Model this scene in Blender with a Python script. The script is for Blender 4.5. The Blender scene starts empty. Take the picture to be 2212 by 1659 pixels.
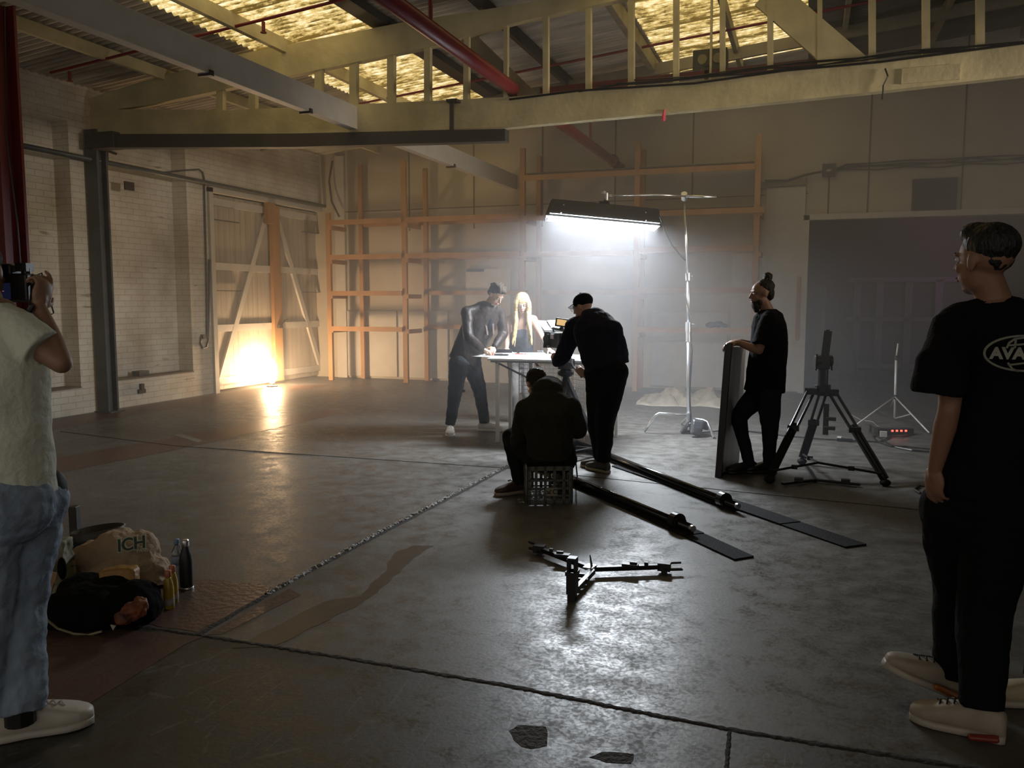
import bpy, bmesh, math, random
from mathutils import Vector, Matrix, Euler, noise
V = Vector
random.seed(7)
S = bpy.context.scene
COL = S.collection
# ------------------------------------------------------------------ camera
FPX, CX, CY, EYE = 1800.0, 1106.0, 829.5, 1.55
PITCH = math.atan(180 / 1800); TH = math.radians(19.5)
FH = V((-math.sin(TH), math.cos(TH), 0)); RT = V((math.cos(TH), math.sin(TH), 0)); UPZ = V((0, 0, 1))
FW = V((-math.sin(TH) * math.cos(PITCH), math.cos(TH) * math.cos(PITCH), -math.sin(PITCH)))
UPC = RT.cross(FW)
EYEP = V((0, 0, EYE))
cd = bpy.data.cameras.new('camera'); cam = bpy.data.objects.new('camera', cd); COL.objects.link(cam)
cd.sensor_width = 36; cd.lens = 36 * FPX / 2212; cd.clip_start = .05; cd.clip_end = 200
cam.location = EYEP
cam.rotation_euler = (math.pi / 2 - PITCH, 0, TH)
S.camera = cam
S.view_settings.view_transform = 'Standard'; S.view_settings.look = 'None'
S.view_settings.exposure = 0.0; S.view_settings.gamma = 1; S.view_settings.use_curve_mapping = False
# ------------------------------------------------------------------ world: dim daylight reaching in from the open side behind the camera
w = bpy.data.worlds.new('world'); S.world = w; w.use_nodes = True
bg = w.node_tree.nodes['Background']; bg.inputs[0].default_value = (1.0, .90, .76, 1); bg.inputs[1].default_value = .44
S.cycles.use_denoising = True; S.cycles.use_adaptive_sampling = True; S.cycles.adaptive_threshold = .03
S.cycles.max_bounces = 6; S.cycles.diffuse_bounces = 3; S.cycles.glossy_bounces = 3; S.cycles.volume_bounces = 0
S.cycles.transmission_bounces = 4; S.cycles.transparent_max_bounces = 8
S.cycles.sample_clamp_indirect = 3.0
S.cycles.caustics_reflective = False; S.cycles.caustics_refractive = False


def ray(px, py):
    return FW + RT * ((px - CX) / FPX) - UPC * ((py - CY) / FPX)
def W(px, py, h):                        # the point seen at a pixel, h metres in front of the camera
    d = ray(px, py); return EYEP + d * (h / d.dot(FH))
def PL(px, py, ax, v):                   # the point seen at a pixel on the plane axis = v
    d = ray(px, py); return EYEP + d * ((v - EYEP[ax]) / d[ax])
def FL(px, py, z=0.0):
    return PL(px, py, 2, z)
def L(x, d, z=0.0, o=None):              # a point x to the right, d further away, in the camera's heading, from o
    p = RT * x + FH * d + UPZ * z
    return p if o is None else p + o

# ------------------------------------------------------------------ lights
def area(name, loc, target, sx, sy, power, color):
    l = bpy.data.lights.new(name, 'AREA'); l.shape = 'RECTANGLE'; l.size = sx; l.size_y = sy; l.energy = power; l.color = color
    o = bpy.data.objects.new(name, l); COL.objects.link(o); o.location = loc
    o.rotation_euler = (V(target) - V(loc)).to_track_quat('-Z', 'Y').to_euler()
    return o
# ------------------------------------------------------------------ materials
MATS = {}
def mat(name, col, rough=.6, metal=0., var=0., vscale=6., bump=0., bscale=30., col2=None, spec=.5, stretch=None, emit=None, estr=0., trans=0., alpha=1.):
    if name in MATS: return MATS[name]
    m = bpy.data.materials.new(name); m.use_nodes = True; nt = m.node_tree; N = nt.nodes; Lk = nt.links
    b = N['Principled BSDF']
    b.inputs['Roughness'].default_value = rough; b.inputs['Metallic'].default_value = metal
    b.inputs['Specular IOR Level'].default_value = spec
    b.inputs['Base Color'].default_value = (*col, 1)
    if trans: b.inputs['Transmission Weight'].default_value = trans
    tc = N.new('ShaderNodeTexCoord'); src = tc.outputs['Object']
    if stretch:
        mp = N.new('ShaderNodeMapping'); mp.inputs['Scale'].default_value = stretch; Lk.new(src, mp.inputs[0]); src = mp.outputs[0]
    if var or col2:
        n = N.new('ShaderNodeTexNoise'); n.inputs['Scale'].default_value = vscale; n.inputs['Detail'].default_value = 5
        Lk.new(src, n.inputs['Vector'])
        r = N.new('ShaderNodeValToRGB'); r.color_ramp.elements[0].position = .35; r.color_ramp.elements[1].position = .68
        c2 = col2 if col2 else tuple(c * (1 - var) for c in col)
        r.color_ramp.elements[0].color = (*c2, 1); r.color_ramp.elements[1].color = (*col, 1)
        Lk.new(n.outputs[0], r.inputs[0]); Lk.new(r.outputs[0], b.inputs['Base Color'])
    if bump:
        n = N.new('ShaderNodeTexNoise'); n.inputs['Scale'].default_value = bscale; n.inputs['Detail'].default_value = 4
        Lk.new(src, n.inputs['Vector'])
        bp = N.new('ShaderNodeBump'); bp.inputs['Strength'].default_value = bump; bp.inputs['Distance'].default_value = .02
        Lk.new(n.outputs[0], bp.inputs['Height']); Lk.new(bp.outputs[0], b.inputs['Normal'])
    if emit:
        b.inputs['Emission Color'].default_value = (*emit, 1); b.inputs['Emission Strength'].default_value = estr
    MATS[name] = m
    return m

# ------------------------------------------------------------------ mesh collector
def ortho(d):
    d = d.normalized()
    a = UPZ if abs(d.z) < .9 else V((1, 0, 0))
    x = d.cross(a).normalized(); return x, d.cross(x).normalized() * -1
class MB:
    def __init__(s): s.v = []; s.f = []
    def add(s, vs, fs):
        b = len(s.v); s.v += [V(p) for p in vs]; s.f += [tuple(b + i for i in f) for f in fs]; return s
    def hexa(s, p):                      # 8 corners: bottom ring then top ring
        return s.add(p, [(3, 2, 1, 0), (4, 5, 6, 7), (0, 1, 5, 4), (1, 2, 6, 5), (2, 3, 7, 6), (3, 0, 4, 7)])
    def box(s, c, size, R=None):
        c = V(c); hx, hy, hz = [q / 2 for q in size]
        pts = [V((x, y, z)) for z in (-hz, hz) for x, y in ((-hx, -hy), (hx, -hy), (hx, hy), (-hx, hy))]
        if R is not None: pts = [R @ p for p in pts]
        return s.hexa([p + c for p in pts])
    def aabb(s, x0, x1, y0, y1, z0, z1):
        return s.box(((x0 + x1) / 2, (y0 + y1) / 2, (z0 + z1) / 2), (abs(x1 - x0), abs(y1 - y0), abs(z1 - z0)))
    def bar(s, p0, p1, wd, ht, up=None): # rectangular bar between two points
        p0 = V(p0); p1 = V(p1); d = (p1 - p0).normalized()
        u = V(up) if up is not None else (UPZ if abs(d.z) < .95 else V((0, 1, 0)))
        x = d.cross(u).normalized(); y = x.cross(d).normalized()
        q = lambda p: [p - x * wd / 2 - y * ht / 2, p + x * wd / 2 - y * ht / 2, p + x * wd / 2 + y * ht / 2, p - x * wd / 2 + y * ht / 2]
        a = q(p0); b = q(p1)
        return s.add(a + b, [(0, 1, 2, 3), (7, 6, 5, 4), (0, 4, 5, 1), (1, 5, 6, 2), (2, 6, 7, 3), (3, 7, 4, 0)])
    def tube(s, pts, r, n=10, cap=True):
        pts = [V(p) for p in pts]; rs = r if isinstance(r, (list, tuple)) else [r] * len(pts)
        vs = []; fs = []; x = None
        for i, p in enumerate(pts):
            d = (pts[min(i + 1, len(pts) - 1)] - pts[max(i - 1, 0)]).normalized()
            if x is None: x, y = ortho(d)
            else:
                x = (x - d * x.dot(d)).normalized()
            y = d.cross(x)
            for k in range(n):
                a = 2 * math.pi * k / n; vs.append(p + (x * math.cos(a) + y * math.sin(a)) * rs[i])
        for i in range(len(pts) - 1):
            for k in range(n):
                a = i * n + k; b = i * n + (k + 1) % n
                fs.append((a, b, b + n, a + n))
        if cap:
            fs.append(tuple(range(n - 1, -1, -1))); m = (len(pts) - 1) * n; fs.append(tuple(range(m, m + n)))
        return s.add(vs, fs)
    def rc(s, p0, r0, p1, r1, n=14):     # tapered capsule
        p0 = V(p0); p1 = V(p1); d = p1 - p0
        if d.length < 1e-5: d = V((0, 0, 1e-4))
        dn = d.normalized(); pts = []; rs = []
        for a in (80, 55, 30, 0):
            pts.append(p0 - dn * r0 * math.sin(math.radians(a))); rs.append(r0 * math.cos(math.radians(a)))
        for a in (0, 30, 55, 80):
            pts.append(p1 + dn * r1 * math.sin(math.radians(a))); rs.append(r1 * math.cos(math.radians(a)))
        if d.length < 1e-3: pts.pop(3); rs.pop(3)
        return s.tube(pts, rs, n)
    def chain(s, pr, n=14):
        for (a, ra), (b, rb) in zip(pr[:-1], pr[1:]): s.rc(a, ra, b, rb, n)
        return s
    def ell(s, c, rad, R=None, n=16, m=10):
        c = V(c); vs = []; fs = []
        for j in range(1, m):
            t = math.pi * j / m
            for k in range(n):
                a = 2 * math.pi * k / n
                vs.append(V((rad[0] * math.sin(t) * math.cos(a), rad[1] * math.sin(t) * math.sin(a), rad[2] * math.cos(t))))
        vs += [V((0, 0, rad[2])), V((0, 0, -rad[2]))]
        for j in range(m - 2):
            for k in range(n):
                a = j * n + k; b = j * n + (k + 1) % n
                fs.append((a, a + n, b + n, b))
        T = len(vs) - 2; B = len(vs) - 1
        for k in range(n):
            fs.append((T, k, (k + 1) % n)); fs.append((B, (m - 2) * n + (k + 1) % n, (m - 2) * n + k))
        return s.add([c + (R @ p if R is not None else p) for p in vs], fs)
    def lathe(s, prof, at=(0, 0, 0), n=20, R=None):
        vs = []; fs = []; at = V(at)
        for r, z in prof:
            for k in range(n):
                a = 2 * math.pi * k / n; p = V((r * math.cos(a), r * math.sin(a), z)); vs.append(at + (R @ p if R is not None else p))
        for i in range(len(prof) - 1):
            for k in range(n):
                a = i * n + k; b = i * n + (k + 1) % n; fs.append((a, b, b + n, a + n))
        fs.append(tuple(range(n - 1, -1, -1))); m = (len(prof) - 1) * n; fs.append(tuple(range(m, m + n)))
        return s.add(vs, fs)
    def loft(s, rings):                  # list of rings with equal vertex counts, closed with end caps
        n = len(rings[0]); vs = [p for r in rings for p in r]; fs = []
        for i in range(len(rings) - 1):
            for k in range(n):
                a = i * n + k; b = i * n + (k + 1) % n; fs.append((a, b, b + n, a + n))
        fs.append(tuple(range(n - 1, -1, -1))); m = (len(rings) - 1) * n; fs.append(tuple(range(m, m + n)))
        return s.add(vs, fs)
    def prism(s, poly, off):             # polygon (list of points) extruded by a vector
        n = len(poly); off = V(off); a = [V(p) for p in poly]; b = [p + off for p in a]
        return s.add(a + b, [tuple(range(n - 1, -1, -1)), tuple(range(n, 2 * n))] + [(i, (i + 1) % n, n + (i + 1) % n, n + i) for i in range(n)])
    def build(s, name, m, parent=None, smooth=False, bevel=0., origin=None, **kw):
        me = bpy.data.meshes.new(name)
        o = bpy.data.objects.new(name, me); COL.objects.link(o)
        org = V((0, 0, 0))
        if parent is not None: org = parent.matrix_world.translation.copy()
        elif origin is not None: org = V(origin)
        elif s.v:
            lo = V([min(p[i] for p in s.v) for i in range(3)]); hi = V([max(p[i] for p in s.v) for i in range(3)])
            org = V(((lo.x + hi.x) / 2, (lo.y + hi.y) / 2, lo.z))
        me.from_pydata([tuple(p - org) for p in s.v], [], s.f); me.update()
        bm = bmesh.new(); bm.from_mesh(me); bmesh.ops.recalc_face_normals(bm, faces=bm.faces); bm.to_mesh(me); bm.free()
        if smooth:
            for p in me.polygons: p.use_smooth = True
        if m is not None: me.materials.append(m)
        if parent is not None: o.parent = parent; o.matrix_parent_inverse = Matrix.Identity(4)
        if parent is None: o.location = org
        if bevel:
            md = o.modifiers.new('bevel', 'BEVEL'); md.width = bevel; md.segments = 2; md.limit_method = 'ANGLE'
            for p in me.polygons: p.use_smooth = False
        for k, v in kw.items(): o[k] = v
        if parent is None: o.matrix_world  # keep
        bpy.context.view_layer.update() if parent is None else None
        return o
ORG = {}
def thing(name, label, cat, loc=(0, 0, 0), group=None):
    o = bpy.data.objects.new(name, None); COL.objects.link(o); o.location = loc; o.empty_display_size = .1
    o['label'] = label; o['category'] = cat
    if group: o['group'] = group
    o.matrix_world = Matrix.Translation(V(loc))
    return o
def tag(o, label, cat, group=None):
    o['label'] = label; o['category'] = cat
    if group: o['group'] = group
    return o
def struct(name, mb, m, parent=None, **kw):
    o = mb.build(name, m, parent, **kw)
    if parent is None: o['kind'] = 'structure'
    return o
def sub(mb, name, m, parent, **kw):      # a sub-part: same origin as its part
    p = parent; o = mb.build(name, m, None, origin=parent_origin(p), **kw); o.parent = p; o.location = (0, 0, 0); return o
def parent_origin(p):
    q = V((0, 0, 0))
    while p is not None: q += p.location; p = p.parent
    return q
def copy_tree(o, parent=None):
    c = o.copy(); COL.objects.link(c); c.parent = parent
    for ch in list(o.children): copy_tree(ch, c)
    return c
def soften(o, voxel, smooth=4, disp=0., dscale=.1, sm=True, sub_=0):
    md = o.modifiers.new('remesh', 'REMESH'); md.mode = 'VOXEL'; md.voxel_size = voxel; md.use_smooth_shade = True
    if smooth:
        s = o.modifiers.new('smooth', 'SMOOTH'); s.iterations = smooth; s.factor = .5
    if disp:
        key = 'fold%.3f' % dscale
        t = bpy.data.textures.get(key) or bpy.data.textures.new(key, 'CLOUDS'); t.noise_scale = dscale; t.noise_depth = 2
        d = o.modifiers.new('folds', 'DISPLACE'); d.texture = t; d.strength = disp; d.mid_level = .5; d.texture_coords = 'LOCAL'
    return o
def text(body, size, m, parent, loc, xdir, ydir, ext=.002, name='lettering', bold=0.):
    cu = bpy.data.curves.new(name, 'FONT'); cu.body = body; cu.size = size; cu.extrude = ext; cu.offset = bold; cu.align_x = 'CENTER'; cu.align_y = 'CENTER'
    t_ = bpy.data.objects.new(name, cu); COL.objects.link(t_); bpy.context.view_layer.update()
    me = bpy.data.meshes.new_from_object(t_.evaluated_get(bpy.context.evaluated_depsgraph_get())); me.name = name
    bpy.data.objects.remove(t_); o = bpy.data.objects.new(name, me); COL.objects.link(o); me.materials.clear(); me.materials.append(m)
    x = V(xdir).normalized(); y = V(ydir); y = (y - x * y.dot(x)).normalized(); z = x.cross(y)
    Rm = Matrix((x, y, z)).transposed().to_4x4()
    if parent is not None:
        o.parent = parent; o.matrix_local = Matrix.Translation(V(loc) - parent_origin(parent)) @ Rm
    else: o.matrix_world = Matrix.Translation(V(loc)) @ Rm
    return o
# ================================================================== setting
XL, YF, YT = -9.35, 14.8, 9.06
def concrete(name='concrete_floor', k=1., tint=(1, 1, 1)):
    m = bpy.data.materials.new(name); m.use_nodes = True; nt = m.node_tree; N = nt.nodes; K = nt.links; b = N['Principled BSDF']
    g = N.new('ShaderNodeNewGeometry'); pos = g.outputs['Position']
    def noise_(sc, det=6, dist=0., mp=None):
        n = N.new('ShaderNodeTexNoise'); n.inputs['Scale'].default_value = sc; n.inputs['Detail'].default_value = det; n.inputs['Distortion'].default_value = dist
        if mp:
            q = N.new('ShaderNodeMapping'); q.inputs['Scale'].default_value = mp; q.inputs['Rotation'].default_value = (0, 0, .5); K.new(pos, q.inputs[0]); K.new(q.outputs[0], n.inputs['Vector'])
        else: K.new(pos, n.inputs['Vector'])
        return n.outputs[0]
    def ramp(src, a, b_, ca, cb):
        r = N.new('ShaderNodeValToRGB'); r.color_ramp.elements[0].position = a; r.color_ramp.elements[1].position = b_
        r.color_ramp.elements[0].color = (*ca, 1); r.color_ramp.elements[1].color = (*cb, 1); K.new(src, r.inputs[0]); return r.outputs[0]
    def mix(f, a, b_, t='MIX'):
        x = N.new('ShaderNodeMix'); x.data_type = 'RGBA'; x.blend_type = t
        if isinstance(f, float): x.inputs[0].default_value = f
        else: K.new(f, x.inputs[0])
        K.new(a, x.inputs[6]); K.new(b_, x.inputs[7]); return x.outputs[2]
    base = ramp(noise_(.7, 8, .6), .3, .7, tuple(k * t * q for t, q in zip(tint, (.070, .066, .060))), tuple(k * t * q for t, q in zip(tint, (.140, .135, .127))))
    fine = ramp(noise_(7, 8, .3), .3, .75, (.62, .60, .57), (1.1, 1.1, 1.1))
    spots = ramp(noise_(3.1, 3, 1.2), .30, .38, (.45, .42, .38), (1, 1, 1))
    c = mix(1., base, fine, 'MULTIPLY'); c = mix(.35, c, spots, 'MULTIPLY')
    # long scratches
    vs = []
    for rot, sc in ((.35, 5.), (1.25, 7.), (-.6, 6.)):
        q = N.new('ShaderNodeMapping'); q.inputs['Scale'].default_value = (1., .16, 1); q.inputs['Rotation'].default_value = (0, 0, rot); K.new(pos, q.inputs[0])
        vo = N.new('ShaderNodeTexVoronoi'); vo.feature = 'DISTANCE_TO_EDGE'; vo.inputs['Scale'].default_value = sc; K.new(q.outputs[0], vo.inputs['Vector'])
        lt = N.new('ShaderNodeMath'); lt.operation = 'LESS_THAN'; lt.inputs[1].default_value = .012; K.new(vo.outputs[0], lt.inputs[0])
        nn = N.new('ShaderNodeMath'); nn.operation = 'GREATER_THAN'; nn.inputs[1].default_value = .56
        K.new(noise_(2.3 + sc * .3, 2), nn.inputs[0]); mu = N.new('ShaderNodeMath'); mu.operation = 'MULTIPLY'; K.new(lt.outputs[0], mu.inputs[0]); K.new(nn.outputs[0], mu.inputs[1]); vs.append(mu.outputs[0])
    ad = N.new('ShaderNodeMath'); ad.operation = 'MAXIMUM'; K.new(vs[0], ad.inputs[0]); K.new(vs[1], ad.inputs[1])
    ad2 = N.new('ShaderNodeMath'); ad2.operation = 'MAXIMUM'; K.new(ad.outputs[0], ad2.inputs[0]); K.new(vs[2], ad2.inputs[1])
    dk = N.new('ShaderNodeRGB'); dk.outputs[0].default_value = (.10, .09, .08, 1)
    sf = N.new('ShaderNodeMath'); sf.operation = 'MULTIPLY'; sf.inputs[1].default_value = .6; K.new(ad2.outputs[0], sf.inputs[0])
    c = mix(sf.outputs[0], c, dk.outputs[0])
    K.new(c, b.inputs['Base Color'])
    rg = ramp(noise_(7, 12, .2), .33, .66, (.31,) * 3, (.50,) * 3)
    rg2 = ramp(noise_(48, 6, .8), .42, .60, (0,) * 3, (.14,) * 3)
    rr = mix(1., rg, rg2, 'ADD'); K.new(rr, b.inputs['Roughness'])
    b.inputs['Specular IOR Level'].default_value = .8
    bp = N.new('ShaderNodeBump'); bp.inputs['Strength'].default_value = .12; bp.inputs['Distance'].default_value = .006
    hs = mix(.9, noise_c(N, K, pos, 2.5), noise_c(N, K, pos, 60)); K.new(hs, bp.inputs['Height']); K.new(bp.outputs[0], b.inputs['Normal'])
    return m
def noise_c(N, K, pos, sc):
    n = N.new('ShaderNodeTexNoise'); n.inputs['Scale'].default_value = sc; n.inputs['Detail'].default_value = 6; K.new(pos, n.inputs['Vector']); return n.outputs[0]
def brickwall(name, c1, c2, cm):
    m = bpy.data.materials.new(name); m.use_nodes = True; nt = m.node_tree; N = nt.nodes; K = nt.links; b = N['Principled BSDF']
    g = N.new('ShaderNodeNewGeometry'); sp = N.new('ShaderNodeSeparateXYZ'); K.new(g.outputs['Position'], sp.inputs[0])
    s = N.new('ShaderNodeMath'); s.operation = 'ADD'; K.new(sp.outputs[0], s.inputs[0]); K.new(sp.outputs[1], s.inputs[1])
    cb = N.new('ShaderNodeCombineXYZ'); K.new(s.outputs[0], cb.inputs[0]); K.new(sp.outputs[2], cb.inputs[1])
    br = N.new('ShaderNodeTexBrick'); br.inputs['Scale'].default_value = 1.; br.inputs['Brick Width'].default_value = .24; br.inputs['Row Height'].default_value = .086
    br.inputs['Mortar Size'].default_value = .006; br.inputs['Mortar Smooth'].default_value = .4
    br.inputs['Color1'].default_value = (*c1, 1); br.inputs['Color2'].default_value = (*c2, 1); br.inputs['Mortar'].default_value = (*cm, 1)
    K.new(cb.outputs[0], br.inputs['Vector'])
    n = N.new('ShaderNodeTexNoise'); n.inputs['Scale'].default_value = 1.7; n.inputs['Detail'].default_value = 8; K.new(g.outputs['Position'], n.inputs['Vector'])
    r = N.new('ShaderNodeValToRGB'); r.color_ramp.elements[0].position = .3; r.color_ramp.elements[1].position = .6
    r.color_ramp.elements[0].color = (.72, .68, .62, 1); r.color_ramp.elements[1].color = (1, 1, 1, 1); K.new(n.outputs[0], r.inputs[0])
    x = N.new('ShaderNodeMix'); x.data_type = 'RGBA'; x.blend_type = 'MULTIPLY'; x.inputs[0].default_value = 1; K.new(br.outputs[0], x.inputs[6]); K.new(r.outputs[0], x.inputs[7])
    # chipped courses: thin dark horizontal marks
    mp = N.new('ShaderNodeMapping'); mp.inputs['Scale'].default_value = (1.6, 12, 1); K.new(cb.outputs[0], mp.inputs[0])
    n2 = N.new('ShaderNodeTexNoise'); n2.inputs['Scale'].default_value = 1.; n2.inputs['Detail'].default_value = 3; K.new(mp.outputs[0], n2.inputs['Vector'])
    r2 = N.new('ShaderNodeValToRGB'); r2.color_ramp.elements[0].position = .27; r2.color_ramp.elements[1].position = .33
    r2.color_ramp.elements[0].color = (.55, .48, .40, 1); r2.color_ramp.elements[1].color = (1, 1, 1, 1); K.new(n2.outputs[0], r2.inputs[0])
    y = N.new('ShaderNodeMix'); y.data_type = 'RGBA'; y.blend_type = 'MULTIPLY'; y.inputs[0].default_value = 1; K.new(x.outputs[2], y.inputs[6]); K.new(r2.outputs[0], y.inputs[7])
    K.new(y.outputs[2], b.inputs['Base Color']); b.inputs['Roughness'].default_value = .75
    bp = N.new('ShaderNodeBump'); bp.inputs['Strength'].default_value = .5; bp.inputs['Distance'].default_value = .01; bp.invert = True
    K.new(br.outputs['Fac'], bp.inputs['Height']); K.new(bp.outputs[0], b.inputs['Normal'])
    return m
M_floor = concrete(); M_slab = concrete('near_concrete_slab', .28, (1, .97, .90))  # near slab: same concrete with a scaled-down, slightly browner base colour
M_brick = brickwall('painted_brick', (.78, .74, .66), (.73, .69, .61), (.60, .55, .48))
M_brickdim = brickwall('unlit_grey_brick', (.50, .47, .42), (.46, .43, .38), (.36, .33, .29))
M_sheet = mat('wall_sheeting', (.56, .50, .40), .7, var=.16, vscale=1.3, bump=.15, bscale=6)
M_seam = mat('wall_seam', (.14, .12, .09), .8)
M_cream = mat('cream_painted_timber', (.68, .60, .37), .6, var=.3, vscale=2.5, bump=.3, bscale=14)
M_creamd = mat('dark_cream_timber', (.30, .26, .18), .65, var=.35, vscale=3, bump=.3, bscale=14)  # darker version of the cream timber colour
M_pine = mat('raw_pine', (.50, .27, .11), .6, var=.25, vscale=3, stretch=(1, 1, .3))
M_white = mat('white_paint', (.60, .57, .52), .5, var=.1)
M_redp = mat('red_pipe_paint', (.22, .025, .03), .35, var=.25, vscale=4)
M_redpost = mat('dark_red_paint', (.13, .015, .017), .5, var=.2)
M_steel = mat('grey_steel_paint', (.10, .115, .125), .45, var=.3, vscale=5)
M_steeld = mat('dark_steel_paint', (.060, .055, .050), .5, var=.3, vscale=4)
M_black = mat('black_plastic', (.012, .012, .013), .4)
M_blackm = mat('black_metal', (.014, .014, .016), .3, metal=.4)
M_chrome = mat('bright_metal', (.75, .76, .78), .32, metal=1.)
M_alu = mat('brushed_metal', (.55, .56, .58), .35, metal=.9)
M_rub = mat('black_rubber', (.013, .013, .015), .8, spec=.15, bump=.3, bscale=80)
M_joint = mat('joint_dirt', (.030, .026, .022), .9, bump=.6, bscale=40)
M_grit = mat('joint_grit', (.30, .29, .27), .35, var=.6, vscale=30, bump=1., bscale=60)
M_redfloor = mat('worn_red_floor_paint', (.090, .044, .036), .42, var=.25, vscale=3, col2=(.075, .048, .040), bump=.15, bscale=30)
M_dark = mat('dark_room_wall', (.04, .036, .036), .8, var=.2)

# floor
JA, JB = FL(430, 1372), FL(1570, 1572); JD = (JB - JA) / (JB.x - JA.x)
jl = lambda x: JA + JD * (x - JA.x)
struct('floor', MB().prism([jl(-9.7), jl(8), V((8, 20.5, 0)), V((-9.7, 20.5, 0))], (0, 0, -.2)), M_floor)
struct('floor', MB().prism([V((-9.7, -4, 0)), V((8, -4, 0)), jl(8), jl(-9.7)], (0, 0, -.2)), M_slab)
def groove(name, pts, wd, m, z=.004, jit=.25, n=60, up=0.):
    mb = MB(); P = [V(p) for p in pts]; seg = [(P[i + 1] - P[i]).length for i in range(len(P) - 1)]; T = sum(seg); a = []; b = []
    for i in range(n + 1):
        t = T * i / n; k = 0
        while k < len(seg) - 1 and t > seg[k]: t -= seg[k]; k += 1
        p = P[k].lerp(P[k + 1], min(1, t / seg[k])); d = (P[k + 1] - P[k]).normalized(); s = d.cross(UPZ)
        w0 = wd / 2 * (1 + random.uniform(-jit, jit)); w1 = wd / 2 * (1 + random.uniform(-jit, jit))
        a.append(p - s * w0); b.append(p + s * w1)
    vs = []; fs = []
    for i in range(n + 1):
        zz = z + up * random.random()
        vs += [a[i] + UPZ * .0005, a[i].lerp(b[i], .3) + UPZ * zz, a[i].lerp(b[i], .7) + UPZ * (z + up * random.random()), b[i] + UPZ * .0005]
    for i in range(n):
        for k in range(3): q = 4 * i + k; fs.append((q, q + 4, q + 5, q + 1))
    mb.add(vs, fs)
    return struct(name, mb, m)
groove('trim_1', [FL(90, 1345), FL(300, 1352), FL(430, 1372), FL(760, 1424), FL(1100, 1482), FL(1340, 1530), FL(1570, 1575), FL(2100, 1660), FL(2400, 1706)], .032, M_joint, n=260, jit=.35)
groove('trim_2', [FL(430, 1370), FL(620, 1260), FL(800, 1165), FL(980, 1072), FL(1100, 1008), FL(1215, 945), FL(1330, 885)], .036, M_joint, n=160)
groove('trim_3', [FL(575, 1285), FL(700, 1216), FL(798, 1162), FL(978, 1069), FL(1098, 1004.5)], .03, M_grit, n=260, jit=.6, z=.006, up=.010)
groove('trim_4', [FL(1576, 1580), FL(1566, 1700)], .016, M_joint, n=30)
groove('trim_5', [FL(130, 932), FL(375, 963), FL(1085, 1011), FL(1330, 1036), FL(2000, 1103), FL(2300, 1130)], .010, M_joint, n=90)
def patch(name, pts, m, z=.0012):
    if len(pts) in (5, 7) or 'stain' in name:
        q = []
        for a, b in zip(pts, pts[1:] + pts[:1]):
            n_ = max(2, int((b - a).length / .03))
            for i in range(n_):
                p = a.lerp(b, i / n_); w_ = .022; q.append(p + V((noise.noise(p * 9) * w_ + noise.noise(p * 31) * .008, noise.noise(p * 11 + V((5, 0, 0))) * w_ + noise.noise(p * 29) * .008, 0)))
        pts = q
    return struct(name, MB().add([V(p) + UPZ * z for p in pts], [tuple(range(len(pts)))]), m)
patch('floor_stripe', [FL(70, 998), FL(300, 958), FL(480, 925), FL(700, 886), FL(742, 892), FL(500, 946), FL(300, 988), FL(90, 1028)], M_redfloor)
patch('floor_stripe', [FL(85, 935), FL(230, 905), FL(430, 875), FL(640, 845), FL(720, 832), FL(600, 832), FL(420, 860), FL(225, 890), FL(80, 915)], M_redfloor, .001)
patch('floor_stripe', [FL(20, 1590), FL(170, 1535), FL(400, 1392), FL(440, 1376), FL(100, 1346), FL(60, 1400)], M_redfloor, .0014)
patch('floor_stripe', [FL(120, 1335), FL(330, 1350), FL(425, 1366), FL(600, 1275), FL(560, 1262), FL(420, 1250), FL(250, 1240)], M_redfloor, .0014)
patch('floor_stripe', [FL(445, 1372), FL(480, 1370), FL(650, 1285), FL(625, 1272)], M_redfloor, .0014)
M_stain = mat('damp_stain', (.070, .062, .054), .32, var=.3, vscale=4)
patch('floor_stain', [FL(505, 1400), FL(640, 1330), FL(700, 1300), FL(775, 1288), FL(830, 1235), FL(850, 1195), FL(895, 1178), FL(935, 1180), FL(900, 1200), FL(860, 1240), FL(800, 1290), FL(770, 1310), FL(690, 1350), FL(600, 1395)], M_stain, .0011)
M_patchd = mat('broken_patch', (.05, .045, .04), .8, var=.5, vscale=20, bump=1, bscale=40)
patch('floor_stain', [FL(1095, 1575), FL(1120, 1568), FL(1180, 1572), FL(1193, 1588), FL(1185, 1608), FL(1150, 1618), FL(1105, 1600)], M_patchd, .001)
patch('floor_stain', [FL(1300, 1622), FL(1370, 1632), FL(1372, 1650), FL(1310, 1648), FL(1268, 1635)], M_patchd, .001)
patch('floor_stripe', [FL(375, 940), FL(390, 937), FL(438, 952), FL(428, 956)], mat('worn_white_floor_paint', (.17, .155, .135), .6), .002)

# left wall with two blind window recesses
R1 = (7.75, 8.73, .36, 3.93); R2 = (9.25, 10.95, .40, 3.95); D = .28
mb = MB(); x0, x1 = XL - .5, XL
ZT = 4.44
for ya, yb in ((-4, R1[0]), (R1[1], R2[0]), (R2[1], 11.46), (15.08, 15.4)): mb.aabb(x0, x1, ya, yb, 0, ZT)
for r in (R1, R2):
    mb.aabb(x0, x1, r[0], r[1], 0, r[2]); mb.aabb(x0, x1, r[0], r[1], r[3], ZT)
    mb.aabb(x0, x1 - D, r[0], r[1], r[2], r[3])
mb.aabb(x0, x1, 11.46, 15.08, 3.36, ZT)
struct('wall_left', mb, M_brick)
# ragged near pier
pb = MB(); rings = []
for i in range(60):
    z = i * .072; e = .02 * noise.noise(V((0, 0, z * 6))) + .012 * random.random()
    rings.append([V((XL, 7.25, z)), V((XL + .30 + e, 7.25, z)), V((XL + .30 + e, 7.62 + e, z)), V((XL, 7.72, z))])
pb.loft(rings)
struct('pier', pb, M_brickdim)
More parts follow.
